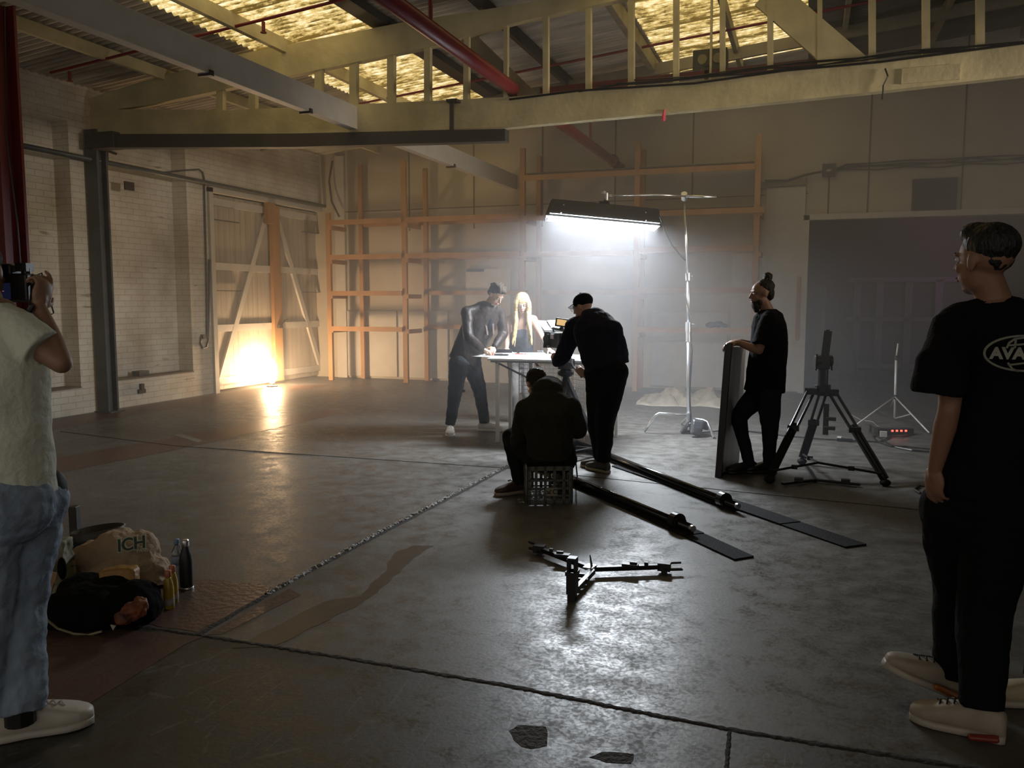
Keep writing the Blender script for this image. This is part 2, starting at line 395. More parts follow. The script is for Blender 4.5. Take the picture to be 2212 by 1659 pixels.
# far wall
mb = MB()
mb.aabb(-9.7, -.06, YF, YF + .12, 0, 6.2); mb.aabb(-.06, 8, YF, YF + .12, 2.88, 6.6); mb.aabb(6.2, 8, YF, YF + .12, 0, 2.88)
struct('wall_far', mb, M_sheet)
mb = MB()
for x, z0, z1 in ((-1.95, 3.3, 5.2), (.846, 2.9, 5.3), (2.19, 2.9, 5.6), (3.6, 2.9, 5.6), (-3.3, 2.9, 5), (-4.65, 2.9, 4.9), (-6.0, 2.9, 4.8), (-7.35, 2.9, 4.6), (.25, 2.9, 3.6)):
    mb.aabb(x - .012, x + .012, YF - .006, YF, z0, z1)
mb.aabb(-8.9, -.06, YF - .006, YF, 3.30, 3.315)
struct('trim_6', mb, M_seam)
# lower lining boards (paler) on the far wall
mb = MB()
for xa, xb in ((-8.85, -7.65), (-7.6, -6.55), (-6.0, -5.1), (-2.6, -1.3), (-1.25, -.62)):
    mb.aabb(xa, xb, YF - .03, YF, 0.04, 1.35 if xb < -6.1 or -4 < xb < -1 else 2.35)
mb.aabb(-.72, -.1, YF - .04, YF, .02, 3.42)
struct('trim_7', mb, M_white, bevel=.004)
# opening frame
mb = MB(); mb.aabb(-.12, -.03, YF - .06, YF + .16, 0, 2.95); mb.aabb(-.12, 6.3, YF - .06, YF + .16, 2.87, 2.96)
struct('door_2', mb, M_white)
mb = MB(); mb.aabb(-.19, -.135, YF - .08, YF - .02, .9, 1.95)
tag(mb.build('door_bar', M_pine), 'narrow brown timber batten fixed upright beside the dark doorway', 'batten')
# ceiling sheets: corrugated, ridges running up the slope
RZ = lambda x: 4.44 + .1 * (x + 9.35)
def corr(name, xa, xb, m, ya=-4, yb=14.85, per=.11, amp=.022):
    n = int((yb - ya) / per * 6); vs = []; fs = []
    for i in range(n + 1):
        y = ya + (yb - ya) * i / n; z = amp * math.sin(2 * math.pi * y / per)
        vs += [V((xa, y, RZ(xa) + z)), V((xb, y, RZ(xb) + z))]
    for i in range(n): fs.append((2 * i, 2 * i + 2, 2 * i + 3, 2 * i + 1))
    o = MB().add(vs, fs).build(name, m); o['kind'] = 'structure'; return o
M_roof = mat('roof_sheet', (.66, .60, .50), .6, var=.45, vscale=2.2, stretch=(.5, 2.5, 1))
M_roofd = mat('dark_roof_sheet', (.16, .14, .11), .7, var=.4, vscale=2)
corr('ceiling', -9.5, -6.72, M_roof)
corr('ceiling', -4.93, -2.2, M_roof)
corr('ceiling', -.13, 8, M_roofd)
def skylight_mat():
    m = bpy.data.materials.new('skylight_sheet'); m.use_nodes = True; nt = m.node_tree; N = nt.nodes; K = nt.links
    for n in list(N): N.remove(n)
    out = N.new('ShaderNodeOutputMaterial'); g = N.new('ShaderNodeNewGeometry'); pos = g.outputs['Position']
    def nz(sc, det, st=None, rough=.6):
        q = N.new('ShaderNodeMapping'); q.inputs['Scale'].default_value = st or (1, 1, 1); K.new(pos, q.inputs[0])
        n = N.new('ShaderNodeTexNoise'); n.inputs['Scale'].default_value = sc; n.inputs['Detail'].default_value = det; n.inputs['Roughness'].default_value = rough; K.new(q.outputs[0], n.inputs['Vector']); return n.outputs[0]
    r = N.new('ShaderNodeValToRGB'); e = r.color_ramp.elements
    e[0].position = .40; e[0].color = (.10, .065, .015, 1); e[1].position = .66; e[1].color = (1.0, .90, .60, 1)
    k = r.color_ramp.elements.new(.52); k.color = (.62, .45, .16, 1)
    ma = N.new('ShaderNodeMath'); ma.operation = 'ADD'; K.new(nz(11, 8, (.45, 1.6, 1), .72), ma.inputs[0])
    mb_ = N.new('ShaderNodeMath'); mb_.operation = 'MULTIPLY_ADD'; K.new(nz(1.0, 3), mb_.inputs[0]); mb_.inputs[1].default_value = .30; mb_.inputs[2].default_value = -.135; K.new(mb_.outputs[0], ma.inputs[1])
    # corrugation valleys hold more dirt
    sp = N.new('ShaderNodeSeparateXYZ'); K.new(pos, sp.inputs[0]); s = N.new('ShaderNodeMath'); s.operation = 'MULTIPLY'; s.inputs[1].default_value = 2 * math.pi / .11; K.new(sp.outputs[1], s.inputs[0])
    si = N.new('ShaderNodeMath'); si.operation = 'SINE'; K.new(s.outputs[0], si.inputs[0]); sm = N.new('ShaderNodeMath'); sm.operation = 'MULTIPLY_ADD'; sm.inputs[1].default_value = .055; K.new(si.outputs[0], sm.inputs[0]); K.new(ma.outputs[0], sm.inputs[2])
    # sheet laps
    lp = N.new('ShaderNodeMath'); lp.operation = 'PINGPONG'; lp.inputs[1].default_value = .575; K.new(sp.outputs[1], lp.inputs[0]); l2 = N.new('ShaderNodeMath'); l2.operation = 'LESS_THAN'; l2.inputs[1].default_value = .06; K.new(lp.outputs[0], l2.inputs[0])
    l3 = N.new('ShaderNodeMath'); l3.operation = 'MULTIPLY_ADD'; l3.inputs[1].default_value = -.12; K.new(l2.outputs[0], l3.inputs[0]); K.new(sm.outputs[0], l3.inputs[2])
    K.new(l3.outputs[0], r.inputs[0])
    em = N.new('ShaderNodeEmission'); em.inputs[1].default_value = 1.25; K.new(r.outputs[0], em.inputs[0])
    df = N.new('ShaderNodeBsdfDiffuse'); df.inputs[0].default_value = (.25, .18, .06, 1); ad = N.new('ShaderNodeAddShader'); K.new(em.outputs[0], ad.inputs[0]); K.new(df.outputs[0], ad.inputs[1])
    K.new(ad.outputs[0], out.inputs[0]); return m
M_sky = skylight_mat()
corr('window_1', -6.72, -4.93, M_sky, 4.5, 14.2); corr('window_2', -2.2, -.13, M_sky, 6.0, 13.75)
corr('ceiling', -6.72, -4.93, M_roof, 14.2, 14.85); corr('ceiling', -2.2, -.13, M_roof, 13.75, 14.85)
corr('ceiling', -6.72, -4.93, M_roof, -4, 4.5); corr('ceiling', -2.2, -.13, M_roof, -4, 6.0)
# purlins
for i, (x, hh, ww, m) in enumerate(((-8.0, .14, .06, M_cream), (-6.15, .16, .07, M_cream), (-4.86, .10, .22, M_steeld), (-3.6, .16, .06, M_steeld), (-2.28, .2, .08, M_creamd), (-1.1, .16, .06, M_creamd), (.35, .16, .06, M_creamd), (1.6, .16, .06, M_creamd), (2.9, .16, .06, M_creamd))):
    z = RZ(x) - .03 - hh / 2
    o = MB().bar((x, 3, z), (x, 14.8, z), ww, hh).build('roof_purlin', m)
    tag(o, ['cream purlin under the grey sheets nearest the left brick wall', 'cream purlin crossing under the left yellow skylight', 'flat dark steel channel along the right edge of left skylight',
            'dark purlin between the two skylights, just right of the red pipe', 'cream purlin along the left edge of the right skylight', 'cream purlin crossing under the right yellow skylight',
            'cream purlin just right of the right skylight', 'cream purlin under the dark sheets at upper right', 'rightmost cream purlin under the dark roof sheets'][i], 'purlin', 'roof purlins')
# long white joist
o = MB().bar((-5.2, 2.2, 3.72), (-5.2, YF, 3.72), .11, .27).build('ceiling_joist', M_white, bevel=.006)
tag(o, 'long white painted joist running under the skylight to the far wall', 'beam')
for y in (11.9, 8.0, 6.4): sub(MB().box((-5.2, y, 3.59), (.14, .05, .05)), 'clip', M_steeld, o)
# truss in the plane Y = YT
tr = thing('roof_truss', 'cream timber roof truss with thin uprights spanning above the film set', 'truss', (-4, YT, 3.6))
def on(px, py, y=YT): return PL(px, py, 1, y)
def member(mb, a, b, wd, th=.07, y=YT):  # timber in the truss plane between two pixels' points
    p = on(*a, y); q = on(*b, y); d = (q - p).normalized(); s = V((-d.z, 0, d.x)); 
    mb.prism([p - s * wd / 2 - V((0, th / 2, 0)), q - s * wd / 2 - V((0, th / 2, 0)), q + s * wd / 2 - V((0, th / 2, 0)), p + s * wd / 2 - V((0, th / 2, 0))], (0, th, 0))
mb = MB(); T = [(205, 237), (500, 240), (770, 228), (1106, 212), (1560, 172), (1900, 133), (2330, 86)]; B = [(205, 291), (500, 292), (770, 289), (1106, 277), (1560, 235), (1900, 200), (2330, 152)]
rings = []
for t_, b_ in zip(T, B):
    a = on(*b_); c = on(*t_); rings.append([V((a.x, YT - .06, a.z)), V((a.x, YT + .06, a.z)), V((a.x, YT + .06, c.z)), V((a.x, YT - .06, c.z))])
mb.loft(rings); mb.build('bottom_chord', M_cream, tr)
mb = MB(); T = [(195, 215), (300, 182), (530, 118), (870, 52), (1106, 15), (1330, -25), (1700, -90)]; B = [(205, 245), (330, 228), (600, 172), (950, 100), (1106, 54), (1330, 5), (1700, -60)]
rings = []
for t_, b_ in zip(T, B):
    a = on(*b_); c = on(*t_); rings.append([V((a.x, YT - .05, a.z)), V((a.x, YT + .05, a.z)), V((c.x, YT + .05, c.z)), V((c.x, YT - .05, c.z))])
mb.loft(rings); mb.build('top_chord', M_cream, tr)
for x, wpx, yt, yb, dx in ((478, 17, 196, 242, 0), (548, 17, 176, 242, 0), (690, 17, 150, 236, 0), (765, 17, 130, 232, 0), (846, 16, 112, 228, 0), (925, 14, 90, 224, 0), (1008, 12, 70, 222, 2), (1094, 9, 50, 215, 0),
                        (1180, 12, 20, 210, 0), (1272, 12, 0, 202, 0), (1364, 13, -15, 195, 0), (1461, 12, -20, 184, 0), (1535, 4, -20, 176, 3), (1561, 11, -20, 174, 0), (1664, 12, -30, 162, 0), (1771, 10, -30, 150, 0), (1884, 14, -30, 136, 0), (2000, 15, -40, 122, 0), (2117, 16, -40, 108, 0)):
    mb = MB(); member(mb, (x + dx, yt), (x, yb), wpx / 1800 * (YT / ray(x, 200).y * ray(x, 200).dot(FW)), .07)
    mb.build('stud', M_cream, tr)
for a, b_, wd, m, y in (((1655, -15), (1845, 150), .30, M_cream, YT), ((990, 60), (1160, 225), .16, M_creamd, YT + .05)):
    mb = MB(); member(mb, a, b_, wd, .06, y); mb.build('diagonal_brace', m, tr)
mb = MB(); mb.tube([on(1100, 215, YT - .08), on(1250, 196, YT - .09), on(1500, 180, YT - .08), on(1700, 152, YT - .09), on(1900, 134, YT - .08), on(2330, 78, YT - .09)], .012, 6)
for k in range(4): mb.tube([on(1250 + 40 * k + j * 120, 200 - (40 * k + j * 120) * .105 + random.uniform(-6, 3) - (4 + 2 * k), YT - .1) for j in range(8)], .008, 5)
tag(mb.build('cable_bundle', M_blackm), 'thin black cables draped along the top of the cream truss chord', 'cable')
tag(MB().tube([on(1912, 148, YT - .09), on(1918, 165, YT - .1), on(1908, 185, YT - .1), on(1906, 215, YT - .1)], .008, 6).build('hanging_cable', M_blackm), 'short black cable end hanging from the truss at upper right', 'cable')
mb = MB(); rg = []
for i, (px, py, wd) in enumerate(((1436, 236, .008), (1434, 246, .018), (1433, 256, .026), (1434, 262, .012))):
    p = on(px, py, YT - .07); rg.append([p + V((-wd, 0, 0)), p + V((0, -.012, 0)), p + V((wd, 0, 0)), p + V((0, .012, 0))])
mb.loft(rg); tag(mb.build('pink_ribbon', mat('pink_plastic', (.75, .10, .16), .4, emit=None)), 'small pink ribbon hanging from the truss chord', 'ribbon')
# metal bracket on the right of the chord
mb = MB(); mb.box(on(2010, 160, YT - .07), (.5, .02, .14)); tag(mb.build('splice_plate', M_cream), 'flaking painted splice plate bolted on the right of the truss chord', 'plate')
# red pipes
o = MB().tube([(-3.2, 3.2, 3.92), (-3.2, 14.0, 3.9)], .075, 16).tube([(-3.2, 14.0, 3.9), (-3.2, 14.75, 3.88)], .08, 16).build('fire_main', M_redp, smooth=True)
tag(o, 'thick red fire main pipe running overhead towards the far wall', 'pipe')
for y in (9.15, 14.15): sub(MB().tube([(-3.2, y - .05, 3.91), (-3.2, y + .05, 3.91)], .10, 16), 'coupling', M_steeld, o)
for y in (6.9, 12.6): sub(MB().tube([(-3.2, y, 3.95), (-3.2, y, 5.0)], .021, 8), 'hanger_rod', M_redp, o)
for y, xa, xb, lab in ((8.05, -8.85, 3, 'thin red sprinkler pipe crossing under the nearer roof sheets'), (11.6, -7.2, 4, 'thin red sprinkler pipe crossing behind the truss')):
    o = MB().tube([(xa, y, RZ(xa) - .16), (xb, y, RZ(xb) - .22)], .018, 8).build('sprinkler_pipe', M_redp); tag(o, lab, 'pipe')
    for x in (xa + .3, xa + 3.1, xa + 6.0): sub(MB().tube([(x, y, RZ(x) - .2), (x, y, RZ(x) - .30)], .02, 8).tube([(x, y, RZ(x) - .31), (x, y, RZ(x) - .32)], .035, 8), 'sprinkler_head', M_redp, o)
tag(MB().bar((-2.9, YT + .10, 3.88), (.3, YT + .10, 3.93), .08, .06).build('red_conduit', M_redpost), 'dark red pipe lying just behind the truss chord at right', 'pipe')
# twin lamp box behind the truss
p = PL(1535, 132, 1, YT + .4)
e = thing('emergency_light', 'green grey twin lamp box mounted behind the truss', 'lamp', p)
MB().bar((p.x, YT + .05, p.z - .13), (p.x, p.y, p.z - .13), .05, .02).bar((p.x, YT + .07, 3.7), (p.x, YT + .07, p.z - .12), .04, .02).build('bracket', M_steeld, e)
MB().box(p, (.36, .16, .22)).build('casing', mat('green_grey_casing', (.07, .075, .05), .5), e, bevel=.01)
for s_ in (-.075, .085):
    mb = MB(); c = p + V((s_, -.09, 0)); mb.tube([c + V((0, .02, 0)), c + V((0, -.02, 0))], .05, 18); mb.build('lamp_face', mat('dull_lens', (.28, .24, .12), .4), e)
# second truss further back & dim trusses beyond
for y, lab in ((12.7, 'dim rafter under the roof behind the main truss'),):
    o = MB().bar((-9.2, y, RZ(-9.2) - .2), (3, y, RZ(3) - .2), .06, .16).build('roof_rafter', M_creamd); tag(o, lab, 'rafter')
# steel gantry: post and rail
g = thing('steel_gantry', 'grey steel post carrying a long dark rail under the truss', 'gantry', (-9.2, 9.06, 0))
mb = MB(); mb.aabb(-9.32, -9.12, 8.96, 9.00, 0, 3.85); mb.aabb(-9.235, -9.205, 9.0, 9.12, 0, 3.85); mb.aabb(-9.32, -9.12, 9.12, 9.15, 0, 3.85)
mb.build('post', M_steel, g)
mb = MB(); mb.aabb(-9.36, -9.05, 8.93, 9.18, 0, .015); mb.build('base_plate', M_steel, g)
a0 = on(195, 292, 8.98); a1 = on(1096, 281, 8.98); b0 = on(195, 321, 8.98); b1 = on(1096, 307, 8.98); m0 = on(640, 291, 8.98); m1 = on(640, 320, 8.98)
mb = MB()
mb.loft([[V((b.x, 8.90, b.z)), V((b.x, 9.04, b.z)), V((b.x, 9.04, a.z)), V((b.x, 8.90, a.z))] for a, b in ((a0, b0), (m0, m1), (a1, b1))]); mb.build('rail', M_steeld, g)
mb = MB(); mb.box(on(233, 305, 8.97), (.36, .2, .21)); mb.build('bracket', M_steeld, g)
mb = MB(); mb.bar(on(976, 308, 8.92), on(976, 218, 8.92), .045, .03, up=(0, 1, 0)); mb.box(on(980, 219, 8.95), (.13, .14, .03)); mb.build('hanger', M_steeld, g)
# red column at the left
g = thing('red_column', 'dark red steel column at the left edge beside the brick pier', 'column', (PL(50, 300, 1, 6.45).x - .13, 6.32, 0))
xr = PL(50, 300, 1, 6.45).x
mb = MB(); mb.aabb(xr - .26, xr, 6.18, 6.21, 0, 4.45); mb.aabb(xr - .145, xr - .115, 6.21, 6.42, 0, 4.45); mb.aabb(xr - .26, xr, 6.42, 6.45, 0, 4.45); mb.build('flange', M_redpost, g)
tag(MB().tube([V((xr + .03, 6.3, 4.4)), V((xr + .015, 6.25, 3.2)), V((xr + .06, 6.28, 2.3)), V((xr + .05, 6.3, 1.75)), PL(90, 590, 1, 6.3), PL(116, 676, 1, 6.3), PL(110, 680, 1, 6.3), PL(97, 664, 1, 6.3), PL(94, 645, 1, 6.3)], .008, 6).build('hanging_cable', M_blackm), 'dark cable hanging in a loop beside the red column', 'cable')

# left wall fittings
def LW(px, py, off=0.): return PL(px, py, 0, XL + off)
o = MB().tube([V((XL + .12, 6.8, 3.46)), V((XL + .12, 15.0, 3.44))], .035, 10).build('wall_pipe', M_steel, smooth=True); tag(o, 'grey pipe running high along the white brick wall', 'pipe')
sub(MB().bar(V((XL + .12, 9.25, 3.45)), V((XL + .12, 9.25, 3.85)), .03, .03).bar(V((XL + .12, 9.25, 3.62)), V((XL + .12, 9.42, 3.6)), .03, .03), 'bracket', M_steeld, o)
o = MB().tube([LW(330, 376, .03), LW(400, 368, .03), LW(430, 366, .03), LW(438, 372, .03), LW(441, 385, .03), LW(447, 640, .03), LW(448, 730, .03)], .014, 8).build('conduit', M_steel); tag(o, 'thin conduit dropping down the brick wall left of the double doors', 'conduit')
sub(MB().tube([LW(452, 560, .03), LW(452, 640, .03), LW(450, 735, .03), LW(446, 750, .03), LW(438, 752, .03), LW(433, 742, .03), LW(435, 728, .03)], .014, 8).box(LW(440, 727, .04), (.05, .08, .07)), 'tap_loop', M_steel, o)
tag(MB().box(LW(279, 402, .01), (.03, .17, .12)).build('air_brick', M_steeld), 'small dark vent set in the upper white brick wall', 'vent')
tag(MB().box(LW(304, 808, -.12), (.14, .2, .1)).build('socket_box', M_steel), 'grey socket box on the sill of the right wall recess', 'box')
tag(MB().box(LW(306, 845, .02), (.04, .13, .06)).box(LW(306, 836, .02), (.05, .06, .1)).build('wall_tap', M_steeld), 'dark stained tap fitting low on the white brick wall', 'tap')
M_recess = mat('bare_sill', (.24, .20, .16), .8, var=.3)
struct('window_3', MB().aabb(XL - D, XL + .015, R2[0], R2[1], R2[2], R2[2] + .02).aabb(XL - D, XL + .01, R1[0], R1[1], R1[2], R1[2] + .02), M_recess)
# double doors
M_door = mat('door_boarding', (.52, .46, .38), .6, var=.2, vscale=2, stretch=(1, 6, .3), bump=.2, bscale=20)
dr = bpy.data.objects.new('door_1', None); COL.objects.link(dr); dr.location = (XL, 13.3, 0); dr['kind'] = 'structure'; dr.matrix_world = Matrix.Translation(V((XL, 13.3, 0)))
mb = MB(); mb.aabb(XL - .06, XL + .05, 11.42, 11.52, 0, 3.4); mb.aabb(XL - .06, XL + .05, 15.02, 15.12, 0, 3.4); mb.aabb(XL - .06, XL + .05, 11.42, 15.12, 3.33, 3.42); mb.build('frame', M_white, dr)
for ya, yb, ys in ((11.54, 13.27, 1), (13.31, 15.0, -1)):
    lf = MB(); k = ya
    while k < yb - .01:
        lf.aabb(XL - .16, XL - .12, k + .004, min(k + .145, yb), .03, 3.32); k += .145
    leaf = lf.build('door_leaf', M_door, dr)
    f = MB()
    for z in (.18, 1.08, 2.13, 3.2): f.aabb(XL - .12, XL - .075, ya, yb, z - .06, z + .06)
    if ys > 0: f.bar(V((XL - .095, ya + .15, .15)), V((XL - .095, yb - .15, 3.1)), .11, .045, up=(1, 0, 0))
    else: f.bar(V((XL - .095, yb - .15, .15)), V((XL - .095, ya + .15, 3.1)), .11, .045, up=(1, 0, 0))
    sub(f, 'brace', M_white, leaf)
    h = MB()
    for z in (1.72, 2.9):
        yy = ya if ys > 0 else yb; h.bar(V((XL - .06, yy, z)), V((XL - .06, yy + ys * .75, z)), .012, .06, up=(1, 0, 0))
    sub(h, 'hinge', M_steel, leaf)
mb = MB(); mb.aabb(XL - .07, XL + .0, 13.18, 13.42, .05, 3.3); mb.build('lock_post', M_pine, dr)
mb = MB(); mb.aabb(XL - .03, XL + .05, 13.0, 13.22, 2.95, 3.45); mb.build('stop_block', M_pine, dr)
mb = MB(); mb.box((XL + .03, 13.3, 1.07), (.06, .1, .06)); mb.tube([V((XL + .04, 13.33, 1.1)), V((XL + .06, 13.42, 1.18)), V((XL + .06, 13.50, 1.2))], .01, 6); mb.build('latch', M_steeld, dr)
struct('trim_8', MB().aabb(XL - .3, XL - .17, 11.46, 15.08, 0, 3.36), M_seam)
# corner post
struct('wall_corner', MB().aabb(-8.98, -8.76, YF - .06, YF, 0, 4.4), M_white)
tag(MB().tube([V((-8.98, 14.7, 4.3)), V((-9.0, 14.6, 3.9)), V((-8.95, 14.6, 3.5)), V((-8.8, 14.62, 3.2))], .02, 6).build('hanging_cable', M_steeld), 'dark cable curving down in the far left corner', 'cable')

# pine shelving against the far wall
YA, YB = 14.15, 14.72
sh = thing('shelving_frame', 'tall open pine shelving frame along the whole far wall', 'shelving', (-4.7, 14.4, 0))
for x, z in ((-8.78, 3.23), (-7.15, 4.14), (-4.82, 4.21), (-2.78, 4.20), (-.83, 4.19)):
    MB().aabb(x - .045, x + .045, YA, YA + .07, 0, z).build('upright', M_pine, sh)
for x, z in ((-8.35, 4.2), (-6.95, 4.05), (-4.68, 4.15), (-2.78, 4.15), (-.85, 4.0)):
    MB().aabb(x - .04, x + .04, YB - .07, YB, 0, z).build('upright', M_pine, sh)
def rail(xa, xb, z, dy=0., z2=None):
    z2 = z if z2 is None else z2
    MB().bar(V((xa, YA - .02 + dy, z)), V((xb, YA - .02 + dy, z2)), .04, .09).build('shelf_rail', M_pine, sh)
for z in (3.04, 2.38, 1.69, 1.01): rail(-8.74, -7.19, z)
for z in (3.04, 2.38): rail(-7.11, -4.86, z)
for z in (3.00, 2.40, 1.72, 1.06): rail(-2.74, -.72 if z > 2.9 else -.87, z)
rail(-4.78, -2.82, 2.99); rail(-4.78, -2.82, 2.36)
rail(-4.78, -.87, 3.69)
for xa, xb, z in ((-6.9, -4.9, 3.03), (-6.9, -4.9, 2.37), (-6.9, -4.9, 1.7), (-6.9, -4.9, 1.05), (-8.3, -7.0, 3.03), (-4.6, -2.8, 1.7)):
    MB().bar(V((xa, YB - .03, z)), V((xb, YB - .03, z)), .04, .08).build('shelf_rail', M_pine, sh)
for x in (-8.78, -7.15, -4.82, -2.78, -.83):
    for z in (3.0, 2.35, 1.68, 1.02):
        if -7 < x < -4 and z < 2: continue
        MB().bar(V((x + .06, YA, z - .05)), V((x + .06, YB, z - .05)), .04, .08).build('cross_bearer', M_pine, sh)
M_ply = mat('grey_ply', (.20, .165, .13), .7, var=.2)
for xa, xb, z in ((-4.75, -2.85, 3.76), (-2.75, -.9, 3.76), (-2.75, -.9, 3.06)):
    MB().aabb(xa, xb, YA, YB, z, z + .018).build('shelf_board', M_ply, sh)
# door panel leaning behind the shelves
struct('door_3', MB().aabb(-6.15, -5.25, YF - .06, YF - .025, 0, 2.15), M_white)
tag(MB().box((-5.95, YF - .09, 2.12), (.35, .03, .05)).build('door_closer', M_steeld), 'small dark door closer above the pale door behind the shelving', 'closer')
# a few dark things on the shelf
o = MB().ell((-1.52, 14.25, 1.15), (.10, .09, .05)).ell((-1.4, 14.28, 1.16), (.08, .08, .055)).ell((-1.3, 14.25, 1.14), (.06, .06, .035)).build('cable_coil', M_black); soften(o, .02, 2, .02, .05); tag(o, 'dark clump of cable lying on the lower pine shelf', 'cable')
# far wall fittings
tag(MB().aabb(1.49, 2.12, YF - .05, YF, 2.96, 3.46).build('vent_cover', mat('vent_black', (.012, .012, .012), .6)), 'square black vent cover above the dark doorway', 'vent')
o = MB().box((.24, YF - .05, 3.66), (.2, .08, .2)).build('junction_box', M_steeld); tag(o, 'dark junction box where the wall cables meet above the doorway', 'junction box')
sub(MB().ell((.24, YF - .1, 3.65), (.045, .02, .02)), 'paper_tag', M_white, o)
for k, dz in enumerate((0, .035, .06, -.03)):
    pts = [V((.36, YF - .05, 3.66 + dz * .3))] + [V((.5 + j * .45, YF - .04, 3.69 + dz - (.03 if j % 2 else 0) * (k % 2) + random.uniform(-.012, .012))) for j in range(9)]
    tag(MB().tube(pts, .012, 6).build('wall_cable', M_steeld), ['lowest but one of the dark cables running right from the junction box', 'middle dark cable of the bundle running right from the junction box', 'topmost dark cable of the bundle above the doorway', 'lowest sagging dark cable of the bundle above the doorway'][k], 'cable', 'wall cables above the doorway')
mb = MB(); mb.bar(V((-.8, YF - .05, 3.47)), V((-.1, YF - .05, 3.5)), .05, .1); tag(mb.build('timber_ledge', M_creamd), 'short brown ledge board on the wall right of the shelving', 'board')
tag(MB().tube([V((-.75, YF - .1, 3.53)), V((-.4, YF - .1, 3.52)), V((-.1, YF - .08, 3.60)), V((.14, YF - .08, 3.64))], .02, 6).build('wall_cable', M_steeld), 'dark cable running from the shelving up to the junction box', 'cable')

# next room through the opening
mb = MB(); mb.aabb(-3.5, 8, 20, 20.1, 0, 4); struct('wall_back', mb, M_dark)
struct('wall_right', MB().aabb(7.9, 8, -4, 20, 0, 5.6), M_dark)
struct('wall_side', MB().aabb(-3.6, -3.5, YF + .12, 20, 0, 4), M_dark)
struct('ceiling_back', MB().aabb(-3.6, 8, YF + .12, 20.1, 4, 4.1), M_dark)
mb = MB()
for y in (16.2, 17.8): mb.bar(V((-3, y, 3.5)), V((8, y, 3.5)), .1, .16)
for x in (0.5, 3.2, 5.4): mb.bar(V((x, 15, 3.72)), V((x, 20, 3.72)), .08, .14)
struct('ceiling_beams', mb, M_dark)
mb = MB()
for i, px in enumerate((1850, 1898, 1960, 2025)):
    p = PL(px, 700, 1, 19.96); mb.aabb(p.x - .07, p.x + .07, 19.9, 20, 0, 2.0)
p = PL(1840, 700, 1, 19.96); q = PL(2060, 700, 1, 19.96)
for z in (2.0, 1.15, .12): mb.aabb(p.x - .1, q.x + .1, 19.9, 20, z - .05, z + .05)
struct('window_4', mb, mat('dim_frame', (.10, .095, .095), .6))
o = MB(); p = PL(1770, 620, 1, 16.4); 
o.hexa([PL(1762, 745, 1, 16.3) , PL(1780, 745, 1, 16.3), PL(1783, 742, 1, 16.5), PL(1765, 742, 1, 16.5), PL(1768, 620, 1, 16.6), PL(1783, 620, 1, 16.6), PL(1784, 620, 1, 16.65), PL(1769, 620, 1, 16.65)])
for v in o.v[:4]: v.z = 0
tag(o.build('leaning_board', mat('pale_board', (.22, .21, .19), .7)), 'pale narrow board leaning inside the dark next room', 'board')
pp = FL(1818, 808); 
mb = MB(); mb.ell(pp + V((0, .1, .42)), (.24, .04, .52), Euler((0, -.38, 0)).to_matrix()); tag(mb.build('reflector_disc', M_black, smooth=True), 'black oval reflector leaning in the dark next room', 'reflector')
l = bpy.data.lights.new('stage_lamp', 'SPOT'); l.energy = 80; l.color = (.80, .28, .95); l.spot_size = 1.15; l.spot_blend = .8; l.shadow_soft_size = .15
lo = bpy.data.objects.new('stage_lamp', l); COL.objects.link(lo); lo.location = (4.4, 17.2, 3.1); lo.rotation_euler = (V((1.9, 20, 2.2)) - V((4.4, 17.2, 3.1))).to_track_quat('-Z', 'Y').to_euler()
l2 = bpy.data.lights.new('stage_lamp_up', 'SPOT'); l2.energy = 40; l2.color = (.9, .10, 1.0); l2.spot_size = 2.0; l2.spot_blend = 1; l2.shadow_soft_size = .1
lo = bpy.data.objects.new('stage_lamp_up', l2); COL.objects.link(lo); lo.location = (3.9, 15.9, 2.6); lo.rotation_euler = (math.pi, 0, 0)
# added warm fill spot, out of view at right, to brighten the brick wall
g = thing('added_fill_head', 'added black fill lamp out of view far to the right, brightening the brick wall', 'lamp', (7.2, 7.4, 3.0))
dv = (V((-9.35, 11.7, 2.1)) - V((7.2, 7.4, 2.9))).normalized()
MB().lathe([(.10, -.16), (.11, .10), (.13, .12)], V((7.2, 7.4, 2.9)) , 20, R=dv.to_track_quat('Z', 'Y').to_matrix()).build('added_lamp_can', M_blackm, g)
MB().tube([V((7.2, 7.4, 3.0)), V((4.2, 6.0, 5.75))], .02, 8).box((4.2, 6.0, 5.7), (.2, .2, .08)).build('clamp', M_blackm, g)
l = bpy.data.lights.new('added_fill_spot', 'SPOT'); l.energy = 2400; l.color = (1.0, .84, .66); l.spot_size = math.radians(31); l.spot_blend = .75; l.shadow_soft_size = .7
lo = bpy.data.objects.new('added_fill_spot', l); COL.objects.link(lo); lo.location = V((7.2, 7.4, 2.9)) + dv * .14; lo.rotation_euler = dv.to_track_quat('-Z', 'Y').to_euler()
# ================================================================== film lighting and camera gear
# --- tube light bank on the boom stand
M_tube = mat('lit_tubes', (1, 1, 1), .5, emit=(.86, .93, 1.0), estr=240)
HL = 9.3
n0, n1 = W(1188, 466, HL), W(1425, 488, HL)
ax = (n1 - n0).normalized(); tl = math.radians(5)
wv = (FH * math.cos(tl) - UPZ * math.sin(tl)) * .36; hv = (UPZ * math.cos(tl) + FH * math.sin(tl))
lc = (n0 + n1) / 2 + wv / 2
lt = thing('light_bank', 'long black film light with glowing white tubes hanging above the table', 'light', lc)
fl = .02
mb = MB()
q = [n0, n1, n1 + wv, n0 + wv]
top = [p + hv * .195 + ax * (.03 if i in (0, 3) else -.0) + (wv.normalized() * (.10 if i < 2 else -.10)) for i, p in enumerate(q)]
low = [n0 - ax * .04, n1 + ax * .0, n1 + wv, n0 + wv - ax * .04]
th_ = .012
